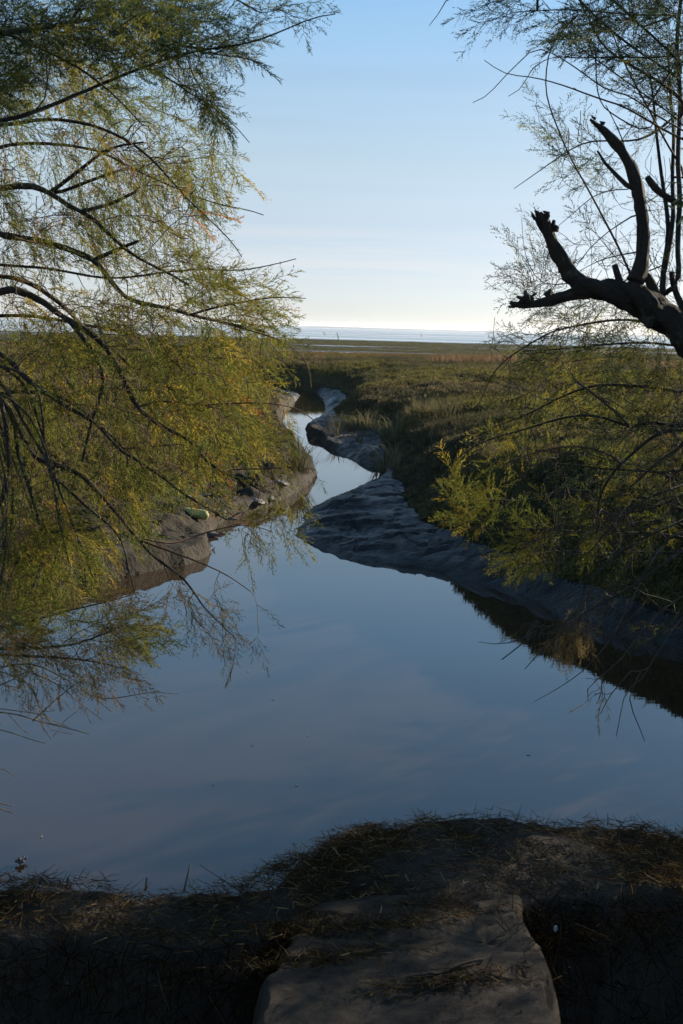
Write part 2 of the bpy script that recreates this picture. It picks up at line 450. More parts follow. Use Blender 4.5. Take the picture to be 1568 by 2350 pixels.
def height(x, y):
    dw = -sdist(x, y, water_poly)
    dw = dw + 0.05 * (fbm(x * 3.1, y * 3.1, 5, 3) - 0.5) * 2
    dv = veg_at(x, y) + 0.35 * (fbm(x * 1.3, y * 1.3, 9, 3) - 0.5)
    t = np.clip(dw / np.maximum(dw - dv, 0.05), 0, 1)
    left = sst(-0.6, 0.6, sdist(x, y, veg_l) - sdist(x, y, veg_r))
    scarp = 0.055 + left * (0.02 + 0.15 * fbm(x * 2.2, y * 2.2, 83, 3))
    mud = scarp * sst(0.0, 0.16 - 0.09 * left, dw + 0.10 * left * (fbm(x * 6, y * 6, 85, 3) - .5)) + left * 0.20 * t ** 0.8 + (1 - left) * 0.17 * t ** 1.3
    rip = fbm(x * 1.0 + 0.6 * fbm(x * 2, y * 2, 3), y * 2.6, 21, 5) - 0.5
    mud = mud + (0.08 + 0.05 * left + 0.05 * t) * rip
    rill = np.abs(fbm(x * 1.3 + 0.5 * fbm(x * 4, y * 4, 23, 2), y * 3.2, 25, 4) - 0.5)
    mud = mud - 0.05 * (1 - sst(0, 0.045, rill)) * np.clip(dw * 3, 0, 1)
    mud = mud + 0.035 * (fbm(x * 11, y * 14, 27, 3) - 0.5) * np.clip(dw * 5, 0, 1)
    step = vn(x * 0.55 + 0.6 * vn(x * 2.4, y * 2.4, 28), y * 0.9 + 3, 29)
    mud = mud + (0.045 + .025 * left) * (sst(0.42, 0.45, step) + sst(0.62, 0.65, step) - 0.8) * np.clip(dw * 2.5 - .1, 0, 1) * np.clip(dw * 3, 0, 1)
    # terraces and gullies in the mud flank
    mud = mud + 0.05 * sst(0.5, 0.56, vn(x * 0.8 + 2, y * 1.7 + 0.4 * vn(x * 3, y * 3, 8), 31)) * np.clip(dw * 3, 0, 1)
    lump = (0.04 + 0.20 * left) * (fbm(x * 3.4, y * 3.4, 77, 5) - 0.42) * sst(0.02, 0.5, t) + 0.035 * (fbm(x * 7, y * 9, 79, 3) - .5) * np.clip(dw * 4, 0, 1)
    mud = mud + lump
    wR = 1 - left
    veg = 0.33 - 0.11 * wR + (0.64 + 0.11 * wR) * (0.6 * sst(-0.05, 1.0, dv) + 0.4 * sst(0.1, 1.25 + 1.5 * wR * sst(15, 19, y), dv)) + 0.10 * wR * sst(20, 14, y) * sst(0.2, 1.2, dv) + 0.55 * (fbm(x * 0.42, y * 0.6, 41, 4) - 0.5) * np.clip(dv * .6, 0, 1) * sst(75, 45, y) + 0.10 * (fbm(x * 2.3, y * 2.3, 43, 3) - 0.5)
    gul = np.abs(fbm(x * 0.22, y * 0.5, 51, 3) - 0.5)
    veg = veg - 0.26 * (1 - sst(0.0, 0.07, gul)) * sst(0.6, 2, dv) * sst(50, 30, y)
    h = np.where(dv > 0, veg, np.minimum(mud, 0.34 - 0.11 * (1 - left) + 0.1 * rip + lump))
    h = np.where(dw < 0, np.maximum(-0.5, 0.5 * dw - 0.02), h)
    far = sst(72, 84, y + 5 * (fbm(x / 9, y / 9, 61, 3) - 0.5))
    flat = 0.030 + 0.13 * (fbm(x / 38, y / 7.0, 71, 4) - 0.5) + 0.02 * (fbm(x / 2, y / 1.0, 73, 2) - 0.5)
    flat = flat - 0.5 * sst(230, 330, y + 40 * (fbm(x / 70, y / 25, 75, 3) - 0.5))
    h = h * (1 - far) + flat * far
    return h, dw, dv, far, left

def axis_vals(segs):
    out = [segs[0][0]]
    for a, b, s0, s1 in segs:
        p = a; n = 0
        while p < b - 1e-6:
            s = s0 + (s1 - s0) * (p - a) / (b - a)
            p = min(b, p + s); out.append(p)
    return np.array(out)

ys = axis_vals([(-30, 1, 3, 1), (1, 6, .4, .08), (6, 8, .08, .05), (8, 20, .045, .05), (20, 30, .05, .11), (30, 60, .11, .35), (60, 120, .35, 1.5), (120, 340, 1.6, 6), (340, 4000, 30, 400)])
xp = axis_vals([(0, 4.2, .03, .03), (4.2, 9, .03, .12), (9, 20, .12, .5), (20, 60, .5, 2.5), (60, 200, 2.5, 12), (200, 3000, 30, 500)])
xs = np.concatenate([-xp[:0:-1], xp])
X, Y = np.meshgrid(xs, ys)
H, DW, DV, FAR, LEFT = height(X.ravel(), Y.ravel())
nx, ny = len(xs), len(ys)
i = (np.arange(ny - 1)[:, None] * nx + np.arange(nx - 1)[None]).ravel()
vegmask = np.clip(DV * 4, 0, 1) * (1 - FAR) + FAR * np.clip((H - 0.02) * 60, 0, 1) * 0.8
wet = np.where(DV > 0, 0.08, np.clip(1.05 - 0.9 * H, 0.2, 1) * (1 - 0.72 * LEFT)) * (1 - FAR) + FAR * np.clip(0.7 - 20 * H, 0.0, 0.7)
ground = mesh('ground', np.stack([X.ravel(), Y.ravel(), H], 1), [np.stack([i, i + 1, i + nx + 1, i + nx], 1)], M['mud'], None,
              np.stack([vegmask, wet, LEFT * (DV < 0.1)], 1), True)
tag(ground, kind='structure')

def sheet(name, x0, x1, y0, y1, z, mat):
    o = mesh(name, [(x0, y0, z), (x1, y0, z), (x1, y1, z), (x0, y1, z)], [np.array([[0, 1, 2, 3]])], mat)
    return tag(o, kind='structure')
sheet('creek_water', -60, 60, -30, 62, 0.0, M['creek'])
sheet('sea', -9000, 9000, 66, 9300, 0.0, M['sea'])

# far shore: a low wooded strip of land across the bay
n = 700
sx = np.linspace(-4500, 4500, n)
mb = MB()
hh = 5 + 9 * fbm(sx / 160, sx * 0, 5, 5) + 4 * (fbm(sx / 25, sx * 0, 6, 3) - .4) + 2.0 * sst(0, 3000, -sx)
yy = 8200 + 0.05 * sx + 40 * fbm(sx / 300, sx * 0, 8)
rows = [np.stack([sx, yy, sx * 0 - 1], 1), np.stack([sx, yy + 10, hh * 0.8], 1), np.stack([sx, yy + 60, hh], 1), np.stack([sx, yy + 400, hh * .9], 1), np.stack([sx, yy + 900, sx * 0 - 1], 1)]
V = np.concatenate(rows)
j = np.arange(n - 1)
Q = np.concatenate([np.stack([k * n + j, k * n + j + 1, (k + 1) * n + j + 1, (k + 1) * n + j], 1) for k in range(4)])
mb.add(V, None, Q)
tag(mb.build('far_hills', M['shore']), kind='structure')

# ------------------------------------------------------------------ marsh plants
def blade_template(nb, h, spread, w, lean=0.5):
    V = []; T = []
    for b in range(nb):
        a = rng.random() * 2 * math.pi
        d = np.array([math.cos(a), math.sin(a), 0])
        s = np.array([-d[1], d[0], 0])
        base = d * rng.random() * spread
        L = h * (0.55 + 0.6 * rng.random()); le = lean * (0.3 + rng.random())
        p0 = base; p1 = base + d * L * le * 0.35 + np.array([0, 0, L * 0.6]); p2 = base + d * L * le + np.array([0, 0, L * (1 - 0.25 * le)])
        k = len(V)
        V += [p0 - s * w / 2, p0 + s * w / 2, p1 + s * w * .4, p1 - s * w * .4, p2]
        T += [(k, k + 1, k + 2), (k, k + 2, k + 3), (k + 3, k + 2, k + 4)]
    return np.array(V), np.array(T)

def bush_template(nl, h, r, s):
    """low fleshy marsh shrub: many small leaf faces on a dome"""
    V = []; T = []
    for b in range(nl):
        a = rng.random() * 2 * math.pi; q = rng.random() ** 0.5
        p = np.array([math.cos(a) * r * q, math.sin(a) * r * q, h * (1 - 0.7 * q * q) * (0.35 + 0.65 * rng.random())])
        d = rng.normal(size=3); d[2] = abs(d[2]) + .4; d /= np.linalg.norm(d)
        e = np.cross(d, rng.normal(size=3)); e /= np.linalg.norm(e)
        k = len(V); L = s * (0.6 + 0.8 * rng.random())
        V += [p - e * L * .28, p + e * L * .28, p + d * L]
        T += [(k, k + 1, k + 2)]
    return np.array(V), np.array(T)

def scatter(pts, yaw, scl, temps, tid, cols, mb):
    for t, (V, T) in enumerate(temps):
        sel = np.where(tid == t)[0]
        if not len(sel): continue
        c, s = np.cos(yaw[sel]), np.sin(yaw[sel])
        X = (V[None, :, 0] * c[:, None] - V[None, :, 1] * s[:, None]) * scl[sel][:, None, ] + pts[sel][:, None, 0]
        Y = (V[None, :, 0] * s[:, None] + V[None, :, 1] * c[:, None]) * scl[sel][:, None] + pts[sel][:, None, 1]
        Z = V[None, :, 2] * scl[sel][:, None] + pts[sel][:, None, 2]
        P = np.stack([X, Y, Z], -1).reshape(-1, 3)
        n = len(V)
        TT = (T[None] + (np.arange(len(sel)) * n)[:, None, None]).reshape(-1, 3)
        cc = np.repeat(cols[sel], n, 0)
        mb.add(P, TT, None, cc)

N = 165000
ly = np.exp(rng.random(N) * (math.log(84) - math.log(8.5)) + math.log(8.5))
lx = (rng.random(N) * 2 - 1) * (0.42 * ly + 3.0)
k_ = N // 14
ly[:k_] = 0.5 + 8.5 * rng.random(k_); lx[:k_] = (rng.random(k_) * 2 - 1) * 7
hz, dw_, dv_, far_, _l = height(lx, ly)
ok = (dv_ > 0.02) & (hz > 0.22) & (far_ < 0.6)
lx, ly, hz, dv_ = lx[ok], ly[ok], hz[ok], dv_[ok]
n = len(lx)
temps = [blade_template(12, 0.24, 0.06, 0.012, 0.55) for _ in range(4)] + [bush_template(34, 0.17, 0.16, 0.06) for _ in range(4)]
grassy = fbm(lx * 0.35, ly * 0.35, 91, 3) + 0.1 * rng.normal(size=n)
tid = np.where(grassy > 0.56, rng.integers(0, 4, n), rng.integers(4, 8, n))
scl = (0.5 + 0.5 * rng.random(n)) * (0.62 + np.minimum(ly, 32) / 48) * (0.55 + 0.45 * sst(0, .8, dv_)) * np.where(ly > 50, 0.8, 1)
hue = fbm(lx * 0.16, ly * 0.24, 101, 4)
c_ol = np.array([0.124, 0.109, 0.038]); c_br = np.array([0.118, 0.095, 0.048]); c_gy = np.array([0.058, 0.058, 0.040]); c_rd = np.array([0.155, 0.103, 0.048])
w1 = sst(0.42, 0.6, hue)[:, None]
cols = c_ol * w1 + c_br * (1 - w1)
w2 = sst(0.5, 0.62, fbm(lx * 0.3 + 9, ly * 0.5, 111, 3))[:, None]
cols = cols * (1 - 0.6 * w2) + c_gy * 0.6 * w2
w3 = 0.75 * (sst(58, 72, ly + 10 * (fbm(lx / 6, ly / 6, 121, 2) - .5)))[:, None]
cols = cols * (1 - w3) + c_rd * w3
cols = cols * (0.7 + 0.6 * rng.random(n))[:, None]
mb = MB()
scatter(np.stack([lx, ly, hz - 0.02], 1), rng.random(n) * 6.28, scl, temps, tid, cols, mb)
# taller tawny reeds far out on the marsh and a few long tussocks over the bank edges
tall = [blade_template(16, 0.55, 0.1, 0.03, 0.45) for _ in range(3)]
pt = []
for (u0, u1, v0, v1, k) in [(985, 1230, 829, 836, 150), (660, 740, 826, 832, 14), (1240, 1560, 840, 850, 60)]:
    for _ in range(k):
        p = at_z(u0 + (u1 - u0) * rng.random(), v0 + (v1 - v0) * rng.random(), 0.98); pt.append(p)
pt = np.array(pt)
scatter(pt, rng.random(len(pt)) * 6.28, 0.45 + 0.55 * rng.random(len(pt)), tall, rng.integers(0, 3, len(pt)),
        np.array([0.19, 0.12, 0.07]) * (0.7 + 0.6 * rng.random(len(pt)))[:, None], mb)
pt = []
for (u, v, k) in [(560, 1100, 8), (600, 1085, 8), (640, 1068, 8), (520, 1120, 6), (480, 1140, 5), (430, 1150, 5), (660, 1050, 6), (380, 1160, 5), (300, 1180, 5)]:
    for _ in range(k): pt.append(at_z(u + rng.normal() * 26, v + rng.normal() * 9, 0.4))
pt = np.array(pt); pt[:, 2] = height(pt[:, 0], pt[:, 1])[0] - 0.01
pt = pt[pt[:, 2] > 0.12]
scatter(pt, rng.random(len(pt)) * 6.28, 0.35 + 0.45 * rng.random(len(pt)), temps, rng.integers(0, 8, len(pt)), np.array([0.12, 0.095, 0.04]) * (0.6 + 0.7 * rng.random(len(pt)))[:, None], mb)
long = [blade_template(40, 0.5, 0.16, 0.012, 1.1) for _ in range(3)]
pt = []
for (u, v, k) in [(690, 1028, 3), (800, 945, 6), (850, 955, 6), (900, 978, 6), (890, 1010, 4), (960, 965, 6), (1010, 985, 6)]:
    for _ in range(k):
        q = at_z(u + rng.normal() * 14, v + rng.normal() * 5, 0.6)
        pt.append(q)
pt = np.array(pt)
pt[:, 2] = height(pt[:, 0], pt[:, 1])[0] - 0.03
scatter(pt, rng.random(len(pt)) * 6.28, 0.7 + 0.7 * rng.random(len(pt)), long, rng.integers(0, 3, len(pt)),
        np.array([0.13, 0.115, 0.06]) * (0.7 + 0.6 * rng.random(len(pt)))[:, None], mb)
# cordgrass on the tidal flats beyond the marsh
n = 16000
ly = np.exp(rng.random(n) * (math.log(300) - math.log(80)) + math.log(80)); lx = (rng.random(n) * 2 - 1) * 0.38 * ly
hz, dw_, dv_, far_, _l = height(lx, ly)
ok = (hz > 0.022) & (far_ > .4); lx, ly, hz = lx[ok], ly[ok], hz[ok]; n = len(lx)
scatter(np.stack([lx, ly, hz - 0.02], 1), rng.random(n) * 6.28, np.full(n, 1.0), [bush_template(40, 0.05, 0.9, 0.10) for _ in range(3)], rng.integers(0, 3, n),
        np.array([0.085, 0.082, 0.036]) * (0.7 + 0.6 * rng.random(n))[:, None], mb)
g = mb.build('marsh_grass', M['grass'], None, False, True)
tag(g, 'olive and brown marsh grass covering the flat saltmarsh and creek banks', 'grass', kind='stuff')

# ------------------------------------------------------------------ tamarisks
def spray_template(K=11, J=8, nl=0.10, nw=0.022, droop=0.18, bl=0.42):
    V = []; T = []
    def axis(t):
        return np.array([t - 0.06 * t * t, 0.05 * math.sin(t * 3), -droop * t * t])
    ph = rng.random() * 6.28
    segs = 5
    for sgi in range(segs):
        a, b = axis(sgi / segs), axis((sgi + 1) / segs)
        e = np.array([0, 1, .5]) * 0.006 * (1 - 0.7 * sgi / segs)
        k = len(V); V += [a - e, a + e, b + e * .8, b - e * .8]; T += [(k, k + 1, k + 2), (k, k + 2, k + 3)]
    def needles(p0, d, L, m, jn):
        for q in range(m):
            t = (q + 0.6 + 0.3 * rng.random()) / m
            p = p0 + d * L * t + np.array([0, 0, -0.10 * L * t * t])
            sd_ = np.cross(d, rng.normal(size=3)); sd_ /= np.linalg.norm(sd_) + 1e-9
            nd_ = d * math.cos(0.65) + sd_ * math.sin(0.65)
            e = np.cross(nd_, rng.normal(size=3)); e /= np.linalg.norm(e) + 1e-9
            l = nl * (0.7 + 0.6 * rng.random()) * (1 - 0.3 * t)
            k = len(V); V.extend([p - e * nw / 2, p + e * nw / 2, p + nd_ * l]); T.append((k, k + 1, k + 2))
    for b in range(K):
        t = 0.08 + 0.9 * (b + rng.random() * .6) / K
        p = axis(t)
        az = ph + (math.pi if b % 2 else 0) + rng.normal() * 0.55
        s = np.array([0, math.cos(az), math.sin(az)])
        an = 0.6 + 0.25 * rng.normal()
        d = np.array([math.cos(an), 0, -0.1]) + s * math.sin(an); d /= np.linalg.norm(d)
        L = bl * (1.05 - 0.7 * t) * (0.75 + 0.5 * rng.random())
        e = np.cross(d, rng.normal(size=3)); e /= np.linalg.norm(e)
        k = len(V); V += [p - e * nw * .3, p + e * nw * .3, p + d * L]; T += [(k, k + 1, k + 2)]
        needles(p, d, L, max(3, int(J * (1.15 - 0.5 * t))), nl)
    needles(axis(0.75), np.array([1, 0, -0.25]) / 1.03, 0.28, 6, nl)
    return np.array(V), np.array(T)

SPRAYS = [spray_template() for _ in range(10)]
SPARSE = [spray_template(8, 5, 0.10, 0.022, 0.25, 0.38) for _ in range(6)]

def resample(P, step):
    P = np.asarray(P, float)
    d = np.concatenate([[0], np.cumsum(np.linalg.norm(np.diff(P, axis=0), axis=1))])
    n = max(3, int(d[-1] / step) + 1)
    t = np.linspace(0, d[-1], n)
    return np.stack([np.interp(t, d, P[:, k]) for k in range(3)], 1)

class Tree:
    def __init__(s, name, label, cat, base, twig_mat, bark):
        s.root = empty(name, base); tag(s.root, label, cat)
        s.base = np.array(base, float)
        s.P = np.zeros((0, 3)); s.D = np.zeros((0, 3)); s.Rd = np.zeros(0)
        s.twigs = MB(); s.sp = []          # sprays: pos, dir, len, col, kind
        s.bark, s.twig_mat = bark, twig_mat
    def nodes(s, P, r):
        t = np.gradient(P, axis=0); t /= np.linalg.norm(t, axis=1, keepdims=True) + 1e-9
        s.P = np.concatenate([s.P, P]); s.D = np.concatenate([s.D, t]); s.Rd = np.concatenate([s.Rd, np.broadcast_to(r, (len(P),))])
    def limb(s, pts, r0, r1, name='limb', wig=0.012, k=9, world=False, mat=None, rough=0.34, knobs=(), snap=True):
        P = np.array(pts, float) if world else np.array([at_d(*p) for p in pts])
        if snap and len(s.P) and not world and name != 'broken_limb':
            u0 = pts[0][0]
            if u0 < -90 or u0 > 1590:      # root beyond the frame: sweep out from the trunk
                c = np.linalg.norm(s.TP - P[0], axis=1) + 2.0 * np.maximum(0, s.TP[:, 2] - P[0][2] + 0.05)
                q = s.TP[int(np.argmin(c))]
                L = np.linalg.norm(P[0] - q)
                if L > 0.03:
                    t1 = (P[1] - P[0]) / (np.linalg.norm(P[1] - P[0]) + 1e-9)
                    P = np.concatenate([[q, q + (P[0] - q) * .5 - t1 * L * .12 + np.array([0, 0, .06 * L])], P])
            else:
                dd = np.linalg.norm(s.P - P[0], axis=1); i0 = int(np.argmin(dd))
                if 0.015 < dd[i0] < 0.4: P = np.concatenate([s.P[i0:i0 + 1], P])
                r0 = min(r0, max(s.Rd[i0] * .9, .003)) if dd[i0] < 0.1 else r0
        P = chaikin(P, 2)
        P = resample(P, 0.016 if r0 > 0.02 else 0.05)
        n = len(P)
        fq = 0.16 if r0 <= 0.02 else 0.075
        w = np.stack([vn(np.arange(n) * fq, np.full(n, q * 7.7 + rng.random() * 90), q) - .5 for q in range(3)], 1)
        fade = np.minimum(1, np.arange(n) / 6)[:, None]
        P = P + w * wig * 2 * fade
        t = np.linspace(0, 1, n)
        rr = r0 + (r1 - r0) * t if not callable(r1) else r1(t)
        if r0 > 0.02:
            rr = rr * (1 + 0.26 * (vn(np.arange(n) * 0.13, np.full(n, rng.random() * 50), 3) - .5))
        if name == 'twig':
            s.twigs.tube(P, rr, 4, None, False)
        else:
            mb = MB(); mb.tube(P, rr, k, None, True, rough if r0 > 0.02 else 0.05)
            if name == 'broken_limb':
                tn_ = (P[-1] - P[-5]) / np.linalg.norm(P[-1] - P[-5])
                for _ in range(8):
                    e1 = P[-1] + rng.normal(size=3) * rr[-1] * .5
                    mb.tube(np.array([e1 - tn_ * .02, e1, e1 + tn_ * (.004 + .011 * rng.random()) + rng.normal(size=3) * .002]), [rr[-1] * .45, rr[-1] * .4, .0008], 5, None, True)
            for kp, kr in knobs:
                kp = at_d(*kp)
                kk = resample(np.array([kp, kp + np.array([rng.normal() * .01, rng.normal() * .01, kr * 1.2]), kp + np.array([rng.normal() * .02, 0, kr * 2.0])]), 0.008)
                mb.tube(kk, np.linspace(kr, kr * 0.35, len(kk)) , 7, None, True, 0.7)
            mb.build(name, mat or s.bark, s.root)
        if not hasattr(s, 'TP'): s.TP = P
        s.nodes(P, rr)
        return P
    def spray(s, p, d, L, col, sparse=False):
        s.sp.append((p, d / (np.linalg.norm(d) + 1e-9), L, col, sparse))
    def grow(s, A, length=(0.2, 0.32), cols=None, side=0.09, sparse=0.0, bare=0.0, maxlen=1.6, up=0.12, rmax=0.0065, sidefrom=0.35, rmin=0.0014):
        """A: list of (pos, dir). Each is joined to the nearest limb upstream by an arching twig that carries sprays."""
        A = sorted(A, key=lambda a: np.min(np.linalg.norm(s.P[:: 4] - a[0], axis=1)))
        for p, d in A:
            v = p - s.P
            L = np.linalg.norm(v, axis=1)
            al = (v @ d) / (L + 1e-6)
            cost = L * (1.35 - 0.75 * al) + np.where(L < 0.08, 1.0, 0)
            i = int(np.argmin(cost))
            L = L[i]
            a = s.P[i]
            if L > maxlen * 2.2: continue
            ctl = a + s.D[i] * L * 0.30 + np.array([0, 0, up * L]) + rng.normal(size=3) * L * 0.06
            ctl2 = p - d * L * 0.35 + np.array([0, 0, up * L * .5])
            n = max(5, int(L / 0.055))
            t = np.linspace(0, 1, n)[:, None]
            B = (1 - t) ** 3 * a + 3 * (1 - t) ** 2 * t * ctl + 3 * (1 - t) * t * t * ctl2 + t ** 3 * p
            B = B + 0.006 * (rng.random((n, 3)) - .5) * np.minimum(1, np.arange(n) / 3)[:, None]
            r0 = min(s.Rd[i] * 0.8, 0.0022 + 0.0042 * L, rmax)
            rr = np.linspace(r0, rmin, n)
            s.twigs.tube(B, rr, 3, None, False)
            s.nodes(B[1:], rr[1:])
            if rng.random() < bare: continue
            c = cols() if cols else np.array([0.06, 0.08, 0.02])
            l = length[0] + (length[1] - length[0]) * rng.random()
            sp = rng.random() < sparse
            s.spray(p, d + (B[-1] - B[-3]) / L * .3, l, c, sp)
            seg = np.linalg.norm(np.diff(B, axis=0), axis=1)
            cum = np.concatenate([[0], np.cumsum(seg)])
            pos = cum[-1] * sidefrom
            sg = 1
            while pos < cum[-1]:
                q = np.array([np.interp(pos, cum, B[:, k]) for k in range(3)])
                tn = B[min(n - 1, int(pos / cum[-1] * n) + 1)] - B[max(0, int(pos / cum[-1] * n) - 1)]
                tn /= np.linalg.norm(tn) + 1e-9
                sdv = np.cross(tn, _f + rng.normal(size=3) * 0.5); sdv /= np.linalg.norm(sdv) + 1e-9
                s.spray(q, tn * 0.8 + sdv * sg * 0.62 + np.array([0, 0, -0.12]), l * (0.55 + 0.4 * rng.random()), c * (0.85 + 0.3 * rng.random()), sp)
                sg = -sg
                pos += side * (0.6 + 0.8 * rng.random())
    def finish(s):
        if s.twigs.n:
            s.twigs.build('fine_twigs', s.twig_mat, s.root)  # bare connecting twigs only; the leaf sprays go into the crown
        if not s.sp: return
        mb = MB()
        n = len(s.sp)
        P = np.array([q[0] for q in s.sp]); D = np.array([q[1] for q in s.sp]); L = np.array([q[2] for q in s.sp])
        C = np.array([q[3] for q in s.sp]); K = np.array([q[4] for q in s.sp])
        up = np.tile([0, 0, 1.0], (n, 1)) + rng.normal(size=(n, 3)) * 0.35
        Yv = np.cross(up, D); Yv /= np.linalg.norm(Yv, axis=1, keepdims=True) + 1e-9
        Zv = np.cross(D, Yv)
        tid = np.where(K, 10 + rng.integers(0, 6, n), rng.integers(0, 10, n))
        for t, (V, T) in enumerate(SPRAYS + SPARSE):
            sel = np.where(tid == t)[0]
            if not len(sel): continue
            Q = (V[None, :, 0:1] * D[sel][:, None] + V[None, :, 1:2] * Yv[sel][:, None] + V[None, :, 2:3] * Zv[sel][:, None]) * L[sel][:, None, None] + P[sel][:, None]
            m = len(V)
            TT = (T[None] + (np.arange(len(sel)) * m)[:, None, None]).reshape(-1, 3)
            cc = np.repeat(C[sel], m, 0) * (0.85 + 0.3 * rng.random((len(sel) * m, 1)))
            mb.add(Q.reshape(-1, 3), TT, None, cc)
        mb.build('crown', M['leaf'], s.root, False, True)

def inside(poly, n):
    poly = np.array(poly, float)
    out = []
    lo, hi = poly.min(0), poly.max(0); seed_ = rng.random() * 40
    while len(out) < n:
        q = lo + (hi - lo) * rng.random((n * 2, 2))
        d = sdist(q[:, 0], q[:, 1], poly)
        cl = fbm(q[:, 0] / 95 + seed_, q[:, 1] / 70 + seed_, 55, 3)          # leave gaps, thicken clumps
        d = np.where(rng.random(len(d)) < np.clip((cl - 0.38) * 5, 0.07, 1), d, -1)
        out += [tuple(x) for x, k in zip(q, d) if k > 0]
    return out[:n]

def region(poly, n, dep, ang, sd_=18, back=0.3):
    """attractors spread through a volume: seen inside poly, at distances dep; ang = heading (deg, clockwise from right)"""
    out = []
    for u, v in inside(poly, n):
        D = dep[0] + (dep[1] - dep[0]) * rng.random()
        a = R(ang + rng.normal() * sd_) if not callable(ang) else R(ang(u, v) + rng.normal() * sd_)
        d = math.cos(a) * RIGHT - math.sin(a) * UP + rng.normal() * back * _f
        out.append((at_d(u, v, D), d / np.linalg.norm(d)))
    return out

def hues(*opts):
    """pick a leaf colour: list of (weight, rgb)"""
    w = np.array([o[0] for o in opts], float); w /= w.sum()
    cs = [np.array(o[1]) for o in opts]
    return lambda: cs[rng.choice(len(cs), p=w)] * (0.75 + 0.5 * rng.random())

GREEN = (0.112, 0.130, 0.034); OLIVE = (0.172, 0.156, 0.034); YELL = (0.30, 0.22, 0.035); RUST = (0.26, 0.125, 0.03)
BLUEG = (0.05, 0.075, 0.042); DRY = (0.15, 0.11, 0.05)
mixL = hues((5, GREEN), (5, OLIVE), (0.7, YELL), (0.3, RUST))
mixTop = hues((3.5, BLUEG), (3, GREEN), (1.5, OLIVE))  # blue-green part darkened to stand for the crown's own shade

